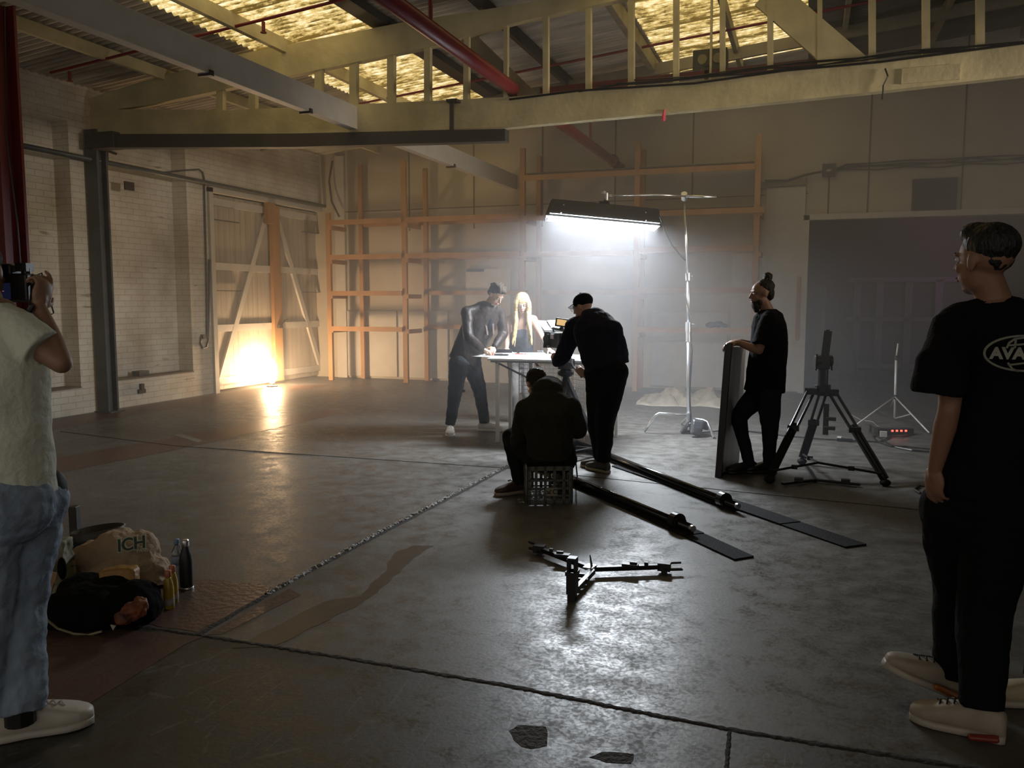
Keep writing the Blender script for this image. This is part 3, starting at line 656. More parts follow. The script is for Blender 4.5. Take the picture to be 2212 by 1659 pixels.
for i in range(4):
    a, b = low[i], low[(i + 1) % 4]; c, d_ = top[(i + 1) % 4], top[i]; nn = (b - a).cross(d_ - a).normalized() * th_
    mb.hexa([a, b, b + nn, a + nn, d_, c, c + nn, d_ + nn])
mb.hexa([top[0], top[1], top[2], top[3]] + [p + hv * .015 for p in top])
mb.build('housing', mat('matte_black_housing', (.018, .018, .02), .5), lt)
MB().add([p + hv * .03 for p in q], [(0, 3, 2, 1)]).build('tube', M_tube, lt)
mb = MB()
for t_ in (.12, .88):
    for s_ in (.25, .75): mb.ell(low[0].lerp(low[1], t_).lerp(top[0].lerp(top[1], t_), s_) - FH * .012, (.008,) * 3, n=8, m=6)
mb.build('rivet', M_chrome, lt)
mtop = (top[0] + top[1]) / 2 * .5 + (top[2] + top[3]) / 2 * .5
mb = MB(); mb.box(mtop + UPZ * .03, (.10, .08, .05)); mb.tube([mtop + UPZ * .03, mtop + UPZ * .12 + ax * .02], .014, 8); mb.build('mount', M_black, lt)
# --- stand
B = FL(1486, 938); hB = B.dot(FH)
st = thing('boom_stand', 'silver light stand with boom arm holding the glowing light bank', 'stand', B)
pt = lambda px, py, h=hB: W(px, py, h)
MB().tube([pt(1488, 928), pt(1487, 705)], .023, 14).build('lower_tube', M_chrome, st, smooth=True)
MB().tube([pt(1487, 712), pt(1486, 590)], .018, 14).build('middle_tube', M_chrome, st, smooth=True)
MB().tube([pt(1486, 600), pt(1478, 424)], .0125, 12).build('top_tube', M_chrome, st, smooth=True)
MB().tube([pt(1487, 716), pt(1487, 696)], .034, 14).tube([pt(1487, 738), pt(1487, 716)], .030, 14).ell(pt(1496, 701), (.03, .012, .012)).build('collar', M_alu, st)
MB().tube([pt(1486, 606), pt(1486, 590)], .028, 14).ell(pt(1493, 597), (.02, .01, .014)).build('collar', M_alu, st)
MB().tube([pt(1488, 910), pt(1488, 892)], .034, 14).build('collar', M_alu, st)
f1 = FL(1392, 935); MB().tube([pt(1488, 896), pt(1440, 894), pt(1424, 893), pt(1416, 897), f1 + UPZ * .02], .0165, 10).build('leg', M_chrome, st, smooth=True)
f2 = FL(1542, 948); MB().tube([pt(1488, 903), W(1520, 908, hB - .1), W(1528, 912, hB - .12), f2 + UPZ * .02], .0165, 10).build('leg', M_chrome, st, smooth=True)
f3 = FL(1483, 925) + FH * .3; MB().tube([pt(1488, 900), pt(1487, 900, hB + .2), f3 + UPZ * .02], .0165, 10).build('leg', M_chrome, st, smooth=True)
arm0, arm1 = W(1547, 426, hB - .05), mtop + UPZ * .12 + ax * .02
MB().tube([arm0, W(1478, 424, hB - .05)], .016, 10).tube([W(1490, 424, hB - .05), W(1420, 421, hB - .25), arm1], .0085, 8).build('boom_arm', M_chrome, st, smooth=True)
MB().tube([W(1478, 430, hB), W(1478, 418, hB - .06)], .035, 14).ell(W(1486, 424, hB - .08), (.03, .015, .012)).build('grip_head', M_alu, st)
MB().tube([arm1 - UPZ * .05, arm1 + UPZ * .03], .02, 10).ell(arm1 + ax * .04, (.035, .02, .02)).ell(arm1 - ax * .03 + UPZ * .03, (.03, .012, .02)).build('clamp', M_alu, st)
cb = MB().tube([n1 + hv * .1, W(1430, 478, HL), W(1436, 500, HL), W(1452, 530, HL + .1), W(1480, 563, hB - .04), W(1484, 600, hB - .03), W(1481, 640, hB - .04), W(1492, 690, hB - .03), W(1495, 760, hB - .03), W(1490, 850, hB - .03), W(1493, 920, hB - .05), FL(1505, 938) + UPZ * .012, FL(1560, 932) + UPZ * .012, FL(1620, 934) + UPZ * .012, FL(1700, 944) + UPZ * .012, FL(1780, 951) + UPZ * .012, FL(1900, 957) + UPZ * .012, FL(1925, 945) + UPZ * .012], .008, 6)
tag(cb.build('power_cable', M_black), 'long black power cable from the light bank down the stand and across the floor', 'cable')
tag(MB().bar(FL(1808, 953) + UPZ * .02, FL(1842, 955) + UPZ * .02, .04, .03).build('cable_joiner', M_rub), 'black cable joiner with pale end lying on the floor', 'plug')
tag(MB().bar(FL(1809, 952) + UPZ * .04, FL(1818, 953) + UPZ * .04, .03, .02).build('tape_tab', M_white), 'small white tape tab on the cable joiner', 'tape')
# sandbag over the right leg
sb = thing('sandbag', 'dark grey sandbag saddled over the silver stand leg', 'sandbag', FL(1500, 945))
def quadbag(name, pts, th, m):
    mb = MB(); r0 = []; c = sum((V(p) for p in pts), V((0, 0, 0))) / len(pts)
    for t_, s_ in ((-1, .8), (-.5, 1), (.5, 1), (1, .8)): r0.append([c + (V(p) - c) * s_ + FH * th * t_ * .5 for p in pts])
    mb.loft(r0); o = mb.build(name, m, sb); soften(o, .012, 4, .012, .06)
M_bag = mat('coated_canvas', (.035, .038, .045), .38, bump=.4, bscale=25)
quadbag('pouch', [W(1495, 903, hB - .15), W(1522, 908, hB - .15), W(1513, 944, hB - .22), W(1491, 937, hB - .22)], .12, M_bag)
quadbag('pouch', [W(1486, 912, hB + .0), W(1500, 908, hB + .0), W(1500, 934, hB + .08), W(1468, 934, hB + .08)], .12, M_bag)
quadbag('saddle', [W(1494, 902, hB - .08), W(1526, 909, hB - .1), W(1530, 930, hB - .02), W(1512, 925, hB - .02)], .16, M_bag)
# --- small work lamp by the doors
lp = V((-9.12, PL(588, 830, 0, -9.12).y, 0))
wl = thing('work_lamp', 'small blazing warm work lamp on the floor against the double doors', 'lamp', lp)
mb = MB(); mb.ell(lp + UPZ * .27, (.085, .11, .22)); mb.build('bulb', mat('lit_bulb', (1, 1, 1), .5, emit=(1.0, .66, .36), estr=310), wl, smooth=True)
mb = MB(); mb.lathe([(.10, 0), (.10, .02), (.03, .03), (.03, .09), (.05, .10)], lp, 16); mb.build('base', M_steeld, wl)
# --- dolly track
def zt(px, py, z): return PL(px, py, 2, z)
for k, (a, b, lab) in enumerate(((zt(1492, 1140, .055), zt(1240, 1035, .055), 'nearer black dolly track tube, running up to the milk crate'), (zt(1590, 1092, .055), zt(1246, 956, .055), 'farther black dolly track tube, passing the operator\'s feet'))):
    d = (b - a).normalized(); b2 = b + d * (1.1 if k == 0 else .15); nrm = d.cross(UPZ).normalized()
    tk = thing('track_rail', lab, 'rail', V((a.x, a.y, 0)), 'dolly track tubes')
    MB().tube([a, b2], .027, 14).build('tube', mat('glossy_black_tube', (.012, .012, .012), .18), tk, smooth=True)
    c = a + d * .16
    MB().tube([c - d * .05 + UPZ * .0, c + d * .05], .047, 18).lathe([(.02, -.03), (.055, -.03), (.055, .03), (.02, .03)], c + UPZ * .01, 18, R=(d.to_track_quat('Z', 'Y')).to_matrix()).build('end_stop', M_blackm, tk)
    MB().tube([a - d * .03, a + d * .01], .022, 14).build('end_cap', M_chrome, tk)
    L0 = (a - b2).length; mb = MB(); mb.bar(a + d * .0 - UPZ * .036, b2 - UPZ * .036, .05, .016); mb.build('underlay', M_rub, tk)
def mat_strip(name, near, far, lab):
    nl, nr = [FL(*p) for p in near]; fl_, fr = [FL(*p) for p in far]; mb = MB(); n = 3; e = thing(name, lab, 'mat', (nl + nr) / 2, 'rubber strips under the dolly track')
    for i in range(n):
        t0, t1 = i / n + .004, (i + 1) / n - .002; q = [nl.lerp(fl_, t0), nr.lerp(fr, t0), nr.lerp(fr, t1), nl.lerp(fl_, t1)]
        MB().prism([p + UPZ * .001 for p in q], (0, 0, .010 + .003 * (i % 2))).build('mat_panel', M_rub, e, bevel=.002)
mat_strip('rubber_mat', ((1588, 1212), (1630, 1205)), ((1310, 1082), (1356, 1079)), 'nearer black rubber strip under the dolly track, ending in the open floor')
mat_strip('rubber_mat', ((1828, 1185), (1874, 1179)), ((1470, 1060), (1512, 1056)), 'farther black rubber strip under the dolly track, ending toward the right')
mat_strip('rubber_mat', ((1310, 1082), (1350, 1078)), ((1236, 1048), (1262, 1044)), 'short black rubber strip beside the milk crate under the track')
mat_strip('rubber_mat', ((1468, 1059), (1502, 1053)), ((1321, 1008), (1348, 1003)), 'black rubber strip under the farther track beside the operator\'s shoes')
# dolly
dc = FL(1232, 968)
dl = thing('camera_dolly', 'low black metal dolly frame carrying the film tripod', 'dolly', dc)
P3 = [zt(1200, 985, .09), zt(1288, 966, .09), zt(1244, 951, .09), zt(1205, 958, .09)]
for i in range(3): MB().bar(P3[i], P3[(i + 1) % 3], .04, .02).build('frame_bar', M_blackm, dl)
MB().bar(zt(1244, 966, .085), zt(1290, 969, .085), .03, .02).build('frame_bar', M_blackm, dl)
for i in range(3): 
    mb = MB(); c = V(P3[i]); mb.tube([c + V((-.03, 0, -.04)), c + V((.03, 0, -.04))], .045, 14); mb.build('wheel', M_rub, dl)
# film tripod and camera
HC = 8.35
tp = thing('film_tripod', 'black tripod under the film camera on the dolly', 'tripod', V((dc.x, dc.y, 0)))
hd = W(1222, 812, HC + .1)
for p in P3[:3]: MB().bar(hd, V(p) + UPZ * .03, .05, .03).tube([hd, V(p) + UPZ * .03], .014, 8).build('leg', M_black, tp)
MB().ell(hd + UPZ * .03, (.085, .085, .045)).tube([hd, hd + UPZ * .06], .06, 14).build('bowl', M_blackm, tp)
MB().box(hd + UPZ * .13, (.13, .12, .12)).tube([hd + UPZ * .14 - RT * .09, hd + UPZ * .14 + RT * .09], .05, 16).box(hd + UPZ * .21, (.09, .2, .03)).build('fluid_head', M_black, tp, bevel=.006)
MB().tube([hd + UPZ * .12 + RT * .05, W(1255, 810, 7.95)], .011, 8).tube([W(1247, 797, 8.05), W(1257, 813, 7.93)], .017, 10).build('pan_bar', M_blackm, tp)
MB().ell(W(1232, 778, HC), (.03, .02, .03)).tube([W(1232, 775, HC), W(1238, 790, HC)], .008, 6).build('tension_knob', M_alu, tp)
cm = W(1208, 735, HC); fd = (FH * .93 - RT * .36).normalized(); sd = fd.cross(UPZ)
Rc = Matrix((sd, fd, UPZ)).transposed()
fc = thing('film_camera', 'black film camera with a lit monitor on top, aimed at the table', 'camera', cm)
MB().box(cm + fd * -.02, (.13, .26, .15), Rc).box(cm - fd * .18, (.10, .08, .12), Rc).build('body', M_black, fc, bevel=.008)
MB().tube([cm + fd * .1, cm + fd * .30], .052, 20).tube([cm + fd * .14, cm + fd * .18], .06, 20).tube([cm + fd * .24, cm + fd * .27], .06, 20).build('lens', M_blackm, fc, smooth=False)
mbx = cm + fd * .33 - RT * .0
mb = MB(); mb.hexa([W(1173, 751, HC + .1), W(1206, 752, HC + .1), W(1206, 752, HC + .22), W(1173, 751, HC + .22), W(1176, 716, HC + .1), W(1214, 718, HC + .1), W(1214, 718, HC + .22), W(1176, 716, HC + .22)]); mb.build('matte_box', mat('greenish_black', (.016, .02, .017), .45), fc, bevel=.004)
M_flag = mat('grey_flag', (.13, .14, .17), .6)
mb = MB(); f0 = [W(1177, 715, HC + .2), W(1196, 714, HC + .2), W(1183, 694, HC + .42), W(1158, 692, HC + .42)]; mb.prism(f0, (0, 0, .004)); mb.build('top_flap', M_flag, fc)
mb = MB(); f0 = [W(1199, 714, HC + .2), W(1213, 712, HC + .2), W(1204, 692, HC + .42), W(1186, 692, HC + .42)]; mb.prism(f0, (0, 0, .004)); mb.build('side_flap', M_flag, fc)
mb = MB(); mb.bar(W(1183, 693, HC + .41), W(1197, 716, HC + .18), .02, .012); mb.build('flap_hinge', M_black, fc)
mb = MB(); mb.tube([cm + UPZ * .1 - fd * .14, cm + UPZ * .115 + fd * .16], .013, 8); mb.tube([cm + UPZ * .07 + fd * .12, cm + UPZ * .115 + fd * .15], .01, 8); mb.tube([cm + UPZ * .07 - fd * .12, cm + UPZ * .1 - fd * .14], .01, 8); mb.build('top_handle', M_blackm, fc)
for k in range(2): MB().tube([W(1182, 722 + k * 26, HC + .1), W(1226, 724 + k * 22, HC - .1)], .007, 6).build('support_rod', M_alu, fc)
mb = MB(); mb.box(cm + UPZ * .06 + sd * .08, (.04, .06, .04), Rc).ell(cm + sd * .075 + UPZ * .0, (.02, .03, .02)).box(cm - sd * .07 + UPZ * .04, (.02, .08, .05), Rc); mb.build('control_block', M_alu, fc)
mn = W(1213, 697, HC - .05); mR = Matrix((RT, FH, UPZ)).transposed() @ Euler((math.radians(-8), math.radians(8), 0)).to_matrix()
mo = MB().box(mn, (.125, .02, .085), mR).build('monitor', M_black, fc, bevel=.004)
sub(MB().box(mn - mR @ V((0, .0115, 0)), (.095, .003, .058), mR), 'screen', mat('lit_screen', (.1, .08, .04), .3, emit=(1.0, .62, .25), estr=.75), mo)
MB().tube([mn - UPZ * .04, mn - UPZ * .075], .012, 8).ell(mn - UPZ * .06, (.025, .02, .018)).build('monitor_arm', M_black, fc)
# --- flag held by the bearded man
A = FL(1552, 1031); Bf = FL(1592, 1000); tA = W(1574, 744, A.dot(FH)); tB = W(1607, 745, Bf.dot(FH)); up_ = (tA - A)
pn = thing('light_panel', 'tall whitish reflector panel in a black frame held by the bearded man', 'panel', (A + Bf) / 2)
nn = (Bf - A).cross(up_).normalized()
MB().prism([A + UPZ * .03, Bf + UPZ * .03, tB - UPZ * .02, tA - UPZ * .02], nn * .02).build('board', mat('scuffed_white_board', (.42, .43, .42), .4, var=.25, vscale=5, stretch=(1, 1, .4)), pn)
mb = MB(); mb.bar(A, tA, .04, .055, up=nn); mb.build('frame_side', M_black, pn)
mb = MB(); mb.bar(Bf, tB, .02, .03, up=nn); mb.build('frame_side', M_black, pn)
mb = MB(); mb.bar(A + UPZ * .012, Bf + UPZ * .012, .03, .024); mb.build('frame_edge', M_black, pn)
mb = MB(); mb.bar(tA, tB, .03, .024); mb.build('frame_edge', M_black, pn)
# --- heavy tripod
F1, F2, F3 = FL(1662, 1043), FL(1912, 1050), FL(1732, 1003); apx = W(1776, 842, 7.75)
ht = thing('heavy_tripod', 'large black twin-tube video tripod beside the bearded man', 'tripod', (F1 + F2 + F3) / 3)
for i, (F_, top_) in enumerate(((F1, W(1752, 845, 7.7)), (F2, W(1798, 848, 7.7)), (F3, W(1778, 848, 7.85)))):
    d = (top_ - F_).normalized(); s_ = d.cross(FH).normalized(); lg = MB()
    e = F_ + UPZ * .05
    for q_ in (-.032, .032): lg.tube([e.lerp(top_, .02) + s_ * q_ * .8, top_ + s_ * q_], .0135, 8)
    lg.tube([e.lerp(top_, .0), e.lerp(top_, .6)], .016, 8)
    lg.box(e.lerp(top_, .55), (.10, .05, .05)).box(top_, (.11, .07, .06))
    leg = lg.build('leg', M_blackm if i else mat('satin_black_metal', (.03, .03, .033), .25, metal=.6), ht)
    sub(MB().ell(F_ + UPZ * .03, (.045, .045, .03)), 'foot_pad', M_rub, leg)
MB().tube([apx - UPZ * .02, apx + UPZ * .05], .075, 18).tube([apx + UPZ * .05, apx + UPZ * .2], .05, 14).box(apx + UPZ * .26, (.12, .12, .12)).tube([apx + UPZ * .27 - RT * .08, apx + UPZ * .27 + RT * .08], .055, 16).build('fluid_head', M_black, ht, bevel=.004)
MB().tube([apx + UPZ * .3, W(1790, 740, 7.72), W(1788, 712, 7.72)], .018, 8).bar(W(1782, 770, 7.7), W(1789, 715, 7.7), .07, .03).build('pan_bar', M_black, ht)
MB().tube([W(1763, 800, 7.7), W(1765, 765, 7.7)], .008, 6).tube([W(1797, 800, 7.7), W(1795, 770, 7.7)], .008, 6).build('knob', M_blackm, ht)
hub = (F1 + F2 + F3) / 3 + UPZ * .13
for F_ in (F1, F2, F3):
    MB().tube([hub, (F_ + UPZ * .1).lerp(hub, .06)], .011, 8).box(hub.lerp(F_ + UPZ * .1, .5), (.05, .03, .035)).build('spreader_arm', M_blackm, ht)
MB().box(W(1784, 905, 7.9), (.05, .06, .30)).box(W(1795, 905, 7.85), (.09, .05, .03)).box(W(1792, 925, 7.85), (.10, .05, .03)).build('centre_bracket', M_steeld, ht)
# spreader lying on the floor behind
g = thing('floor_spreader', 'black folding tripod spreader lying flat under the heavy tripod', 'spreader', FL(1760, 1045))
for a, b in (((1762, 1042), (1690, 1050)), ((1762, 1042), (1858, 1052)), ((1762, 1042), (1742, 1012))):
    MB().bar(FL(*a) + UPZ * .02, FL(*b) + UPZ * .02, .03, .02).build('spreader_arm', M_blackm, g)
MB().box(FL(1725, 1046) + UPZ * .04, (.07, .05, .03)).build('clip_block', M_black, g); MB().box(FL(1826, 1049) + UPZ * .04, (.07, .05, .03)).build('clip_block', M_black, g)
# foreground spreader
zs = .038
g = thing('tripod_spreader', 'black three-armed tripod spreader alone on the shiny foreground floor', 'spreader', FL(1270, 1245))
hb = zt(1278, 1230, zs)
for i, (a, b) in enumerate((((1270, 1226), (1172, 1188)), ((1284, 1229), (1424, 1224)), ((1281, 1234), (1240, 1277)))):
    p, q_ = zt(*a, zs), zt(*b, zs); arm = MB().bar(p, q_, .030, .026).build('arm', M_blackm, g, bevel=.003)
    c = q_ + (q_ - p).normalized() * .03
    if i == 2: e_ = MB().box(c + UPZ * .06, (.05, .06, .12)).box(c + UPZ * .15 - RT * .018, (.012, .05, .07)).box(c + UPZ * .15 + RT * .018, (.012, .05, .07)).box(c + UPZ * .185, (.045, .05, .012)).box(c + UPZ * .11, (.06, .07, .02)).box(c - UPZ * .025, (.04, .05, .05))
    else: e_ = MB().box(c, (.07, .05, .045)).bar(c + FH * .02 + UPZ * .015, c + FH * .02 + UPZ * .015 + (q_ - p).normalized() * .10, .02, .012).bar(c - FH * .03 - UPZ * .01, c - FH * .03 - UPZ * .01 + (q_ - p).normalized() * .10, .02, .01).box(c - UPZ * .03, (.03, .03, .04))
    sub(e_, 'foot_clamp', M_black, arm)
    if i < 2: sub(MB().box(p.lerp(q_, .55) + UPZ * .016, (.09, .045, .016)).box(p.lerp(q_, .6) + UPZ * .028, (.04, .02, .012)).box(p.lerp(q_, .8) + UPZ * .02, (.02, .02, .02)), 'lock_lever', M_black, arm)
MB().box(hb + UPZ * .018 - RT * .01, (.055, .075, .006), Euler((0, 0, TH - .5)).to_matrix()).build('hub_plate', M_alu, g)
MB().tube([hb + UPZ * .02, hb + UPZ * .085 - RT * .01], [.008, .003], 8).build('hub_pin', M_steel, g)
MB().box(zt(1262, 1243, zs), (.06, .02, .02)).box(zt(1256, 1253, zs), (.07, .02, .02)).build('cross_link', M_black, g)
# --- far silver stand
M_satin = mat('satin_silver', (.66, .66, .67), .45, metal=.25)
Bs = FL(1933, 906); h_ = Bs.dot(FH)
g = thing('light_stand', 'bare silver tripod light stand in front of the dark doorway', 'stand', Bs)
MB().tube([W(1933, 904, h_), W(1936, 775, h_)], .017, 10).build('tube', M_satin, g, smooth=True)
MB().tube([W(1936, 775, h_), W(1940, 742, h_)], .011, 10).build('top_tube', M_satin, g, smooth=True)
MB().tube([W(1936, 768, h_), W(1936, 778, h_)], .022, 10).ell(W(1940, 770, h_), (.02, .01, .01)).tube([W(1934, 853, h_), W(1934, 862, h_)], .024, 10).build('collar', M_black, g)
for px, py in ((1848, 921), (2007, 937)): MB().tube([W(1933, 857, h_), FL(px, py) + UPZ * .012], .010, 8).build('leg', M_satin, g, smooth=True)
MB().tube([W(1934, 857, h_), FL(1925, 880) + UPZ * .012], .010, 8).build('leg', M_satin, g, smooth=True)
MB().tube([W(1933, 904, h_), FL(2007, 937).lerp(W(1933, 857, h_), .5) ], .008, 8).tube([W(1933, 904, h_), FL(1848, 921).lerp(W(1933, 857, h_), .55)], .005, 8).build('brace', M_satin, g)
# power strip and cables
c = FL(1930, 938)
g = thing('power_strip', 'black power strip with four glowing red switches on the floor', 'power strip', c)
MB().box(c + UPZ * .035, (.42, .12, .07), Euler((0, 0, TH)).to_matrix()).build('case', M_black, g, bevel=.006)
for k in range(4): MB().box(FL(1936, 938) + UPZ * .05 + RT * (-.075 + k * .052) - FH * .06, (.022, .012, .018), Euler((0, 0, TH)).to_matrix()).build('switch', mat('red_glow', (.3, .01, .01), .4, emit=(1, .05, .03), estr=7), g)
tag(MB().box(FL(1908, 945) + UPZ * .04, (.07, .07, .06)).build('plug', mat('pale_plug', (.45, .42, .38), .4)), 'pale plug beside the power strip', 'plug')
def cable(pts, lab, r=.009):
    return tag(MB().tube([FL(*p) + UPZ * (r + .002) for p in pts], r, 6).build('floor_cable', M_black), lab, 'cable')
cable([(1915, 935), (1900, 925), (1880, 922), (1878, 935), (1890, 942), (1905, 950), (1915, 958), (1935, 968), (1970, 975), (2010, 978)], 'black cable looping out below the power strip toward the right')
cable([(1905, 940), (1885, 945), (1893, 955), (1912, 962), (1925, 966), (1960, 967), (2010, 972)], 'second black cable sweeping right, just above the lower loop')
cable([(1960, 938), (1975, 940), (1950, 945), (1915, 943)], 'short black cable lying right of the power strip')
tag(MB().tube([FL(*p) + UPZ * .006 for p in ((1830, 892), (1860, 908), (1885, 912), (1900, 925))], .004, 5).build('floor_cable', mat('pale_cable', (.35, .33, .3), .5)), 'thin pale cable leading from the doorway to the power strip', 'cable')
cable([(1988, 1068), (1975, 1060), (1985, 1052), (2010, 1056), (2020, 1068)], 'small loop of black cable at the walking man\'s knee height edge')
# drop sheet
M_cloth = mat('cream_cloth', (.50, .44, .36), .8, var=.2)
mb = MB(); nx, ny = 60, 26; c0, c1, c2, c3 = FL(1372, 876), FL(1578, 882), FL(1572, 854), FL(1395, 852)
vs = []
for j in range(ny + 1):
    for i in range(nx + 1):
        u_, v_ = i / nx, j / ny; p = c0.lerp(c1, u_).lerp(c3.lerp(c2, u_), v_)
        ed = min(1, min(u_, 1 - u_) * 9) * min(1, v_ * 7) * min(1, (1 - v_) * 5)
        hgt = abs(noise.noise(V((u_ * 7, v_ * 3, 1.3)))) * .16 + abs(noise.noise(V((u_ * 17, v_ * 7, 4)))) * .06 + .13 * math.exp(-((u_ - .42) / .10) ** 2 - ((v_ - .7) / .3) ** 2) + .05 * math.exp(-((u_ - .8) / .12) ** 2)
        vs.append(p + UPZ * (.006 + hgt * ed) + RT * noise.noise(V((u_ * 4, v_ * 4, 9))) * .12 + FH * noise.noise(V((u_ * 5, v_ * 2, 3))) * .25 * (1 if j in (0, ny) else .4))
mb.add(vs, [(j * (nx + 1) + i, j * (nx + 1) + i + 1, (j + 1) * (nx + 1) + i + 1, (j + 1) * (nx + 1) + i) for j in range(ny) for i in range(nx)])
o = mb.build('drop_sheet', M_cloth, smooth=True); tag(o, 'crumpled cream drop sheet lying on the floor behind the boom stand', 'cloth'); sm = o.modifiers.new('thick', 'SOLIDIFY'); sm.thickness = .004
# --- table
ZTb = .925
TA = PL(1052, 774, 2, ZTb); ux = V((1, 0, 0)); uy = V((0, 1, 0)); TW, TD = 1.34, .92
TA = V((TA.x, TA.y, 0))
tb = thing('trestle_table', 'long white work table on thin white legs where the couple leans', 'table', TA + V((TW / 2, TD / 2, 0)))
M_top = mat('white_tabletop', (.74, .74, .74), .4)
def T_(x, y, z): return TA + V((x, y, z))
MB().hexa([T_(0, 0, ZTb - .022), T_(TW, 0, ZTb - .022), T_(TW, TD, ZTb - .022), T_(0, TD, ZTb - .022), T_(0, 0, ZTb), T_(TW, 0, ZTb), T_(TW, TD, ZTb), T_(0, TD, ZTb)]).build('tabletop', M_top, tb, bevel=.003)
M_leg = mat('white_leg', (.62, .60, .55), .4)
F4 = FL(1034, 942)
def leg(p, r=.017): MB().aabb(p.x - r, p.x + r, p.y - r, p.y + r, 0, ZTb - .024).build('leg', M_leg, tb)
leg(FL(1069, 955) + V((.02, .03, 0))); leg(T_(.05, .62, 0)); leg(T_(.33, .52, 0)); leg(T_(1.26, .08, 0)); leg(T_(1.26, .82, 0)); leg(T_(.75, .82, 0))
MB().bar(T_(.08, .05, ZTb - .04), T_(.62, .4, .56), .03, .02).build('strut', M_steeld, tb)
MB().bar(T_(.42, .4, ZTb - .05), T_(.62, .4, .56), .03, .02).build('strut', M_steeld, tb)
MB().bar(T_(.03, .04, ZTb - .034), T_(TW - .03, .04, ZTb - .034), .03, .02).bar(T_(.03, TD - .05, ZTb - .034), T_(TW - .03, TD - .05, ZTb - .034), .03, .02).build('rail', mat('grey_rail', (.25, .24, .24), .5), tb)
def grid(name, x0, y0, x1, y1, z0, z1, lab, st=.045):
    e = thing(name, lab, 'mesh panel', T_((x0 + x1) / 2, (y0 + y1) / 2, z0), 'white wire mesh panels under the table'); mb = MB(); Lh = math.hypot(x1 - x0, y1 - y0); nx = int(Lh / st); nz = int((z1 - z0) / st)
    for i in range(nx + 1): t_ = i / nx; mb.tube([T_(x0 + (x1 - x0) * t_, y0 + (y1 - y0) * t_, z0), T_(x0 + (x1 - x0) * t_, y0 + (y1 - y0) * t_, z1)], .0028, 5)
    for k in range(nz + 1): z = z0 + (z1 - z0) * k / nz; mb.tube([T_(x0, y0, z), T_(x1, y1, z)], .0028, 5)
    mb.build('wire_mesh', M_leg, e)
    mb = MB(); mb.tube([T_(x0, y0, z0), T_(x1, y1, z0), T_(x1, y1, z1), T_(x0, y0, z1), T_(x0, y0, z0)], .008, 6); mb.build('rim', M_leg, e)
grid('wire_mesh_panel', .20, .50, .66, .66, .03, .87, 'white wire mesh panel under the table, nearest its left end')
grid('wire_mesh_panel', .66, .66, 1.02, .30, .03, .87, 'white wire mesh panel angled behind the seated man\'s head')
grid('wire_mesh_panel', .80, .62, 1.2, .62, .03, .87, 'white wire mesh panel under the right half of the table')
# things on the table
def on_t(px, py, z=0.): return PL(px, py, 2, ZTb + z)
M_paper = mat('white_paper', (.8, .8, .8), .6)
for i, (px, py, rz, lab) in enumerate(((1022, 766, .2, 'white paper sheet at the left end of the table'), (1052, 770, -.3, 'white paper sheet under the man\'s writing hand'), (1110, 766, .1, 'white paper sheet in the middle of the table'), (1150, 764, .4, 'white paper sheet in front of the woman'), (1085, 763, .8, 'white paper sheet beside the black tin'))):
    c = on_t(px, py); tag(MB().box(c + UPZ * (.002 + .0012 * i), (.30, .21, .001), Euler((0, 0, rz)).to_matrix()).build('paper_sheet', M_paper), lab, 'paper', 'papers on the table')
tag(MB().box(on_t(1016, 765) + UPZ * .009, (.14, .10, .006), Euler((0, 0, .5)).to_matrix()).build('green_card', mat('green_card', (.10, .16, .08), .5)), 'small green card at the left tip of the table', 'card')
tag(MB().box(on_t(1088, 762, .02) + UPZ * .02, (.20, .07, .04), Euler((0, 0, TH)).to_matrix()).build('black_tin', M_blackm, bevel=.004), 'flat black tin lying beside the man\'s hands', 'tin')
tag(MB().box(on_t(1083, 769) + UPZ * .012, (.16, .07, .014), Euler((0, 0, TH + .1)).to_matrix()).build('dark_phone', M_black, bevel=.004), 'dark flat phone lying near the front edge of the table', 'phone')
tag(MB().box(on_t(1125, 766) + UPZ * .010, (.13, .05, .008), Euler((0, 0, TH - .2)).to_matrix()).build('red_card', mat('red_card', (.35, .05, .04), .5)), 'small red printed card in the middle of the table', 'card')
tag(MB().box(on_t(1140, 766) + UPZ * .010, (.12, .05, .006), Euler((0, 0, TH + .2)).to_matrix()).build('blue_card', mat('blue_card', (.2, .35, .5), .5)), 'pale blue card beside the red card on the table', 'card')
tag(MB().box(on_t(1167, 761) + UPZ * .012, (.07, .04, .02)).build('eraser', mat('grey_block', (.2, .2, .2), .5)), 'small grey block near the woman\'s left hand', 'eraser')
# --- milk crate
c0 = FL(1188, 1088); Rz = Euler((0, 0, TH + .06)).to_matrix()
cr = thing('milk_crate', 'grey green plastic milk crate under the seated man', 'crate', c0)
M_crate = mat('crate_plastic', (.085, .09, .075), .45)
cw, cdp, chh = .355, .355, .29; cc = c0 + Rz @ V((0, cdp / 2, 0))
def side(o_, u, n_, wd):
    mb = MB(); cols = 5; rows = 3; bw = .022
    def b2(x0, x1, z0, z1): 
        p = [o_ + u * x0 + UPZ * z0, o_ + u * x1 + UPZ * z0, o_ + u * x1 + UPZ * z0 - n_ * .008, o_ + u * x0 + UPZ * z0 - n_ * .008]; mb.hexa(p + [q + UPZ * (z1 - z0) for q in p])
    b2(-wd / 2, wd / 2, chh - .035, chh); b2(-wd / 2, wd / 2, 0, .028); b2(-wd / 2, wd / 2, .055, .068)
    for z in (.118, .180): b2(-wd / 2, wd / 2, z - .008, z + .008)
    for i in range(cols + 1):
        x = -wd / 2 + wd * i / cols; b2(max(-wd / 2, x - bw / 2), min(wd / 2, x + bw / 2), .0, chh)
    b2(-wd / 2, -wd / 2 + .03, 0, chh); b2(wd / 2 - .03, wd / 2, 0, chh)
    return mb
fn = Rz @ V((0, -1, 0)); rn = Rz @ V((1, 0, 0))
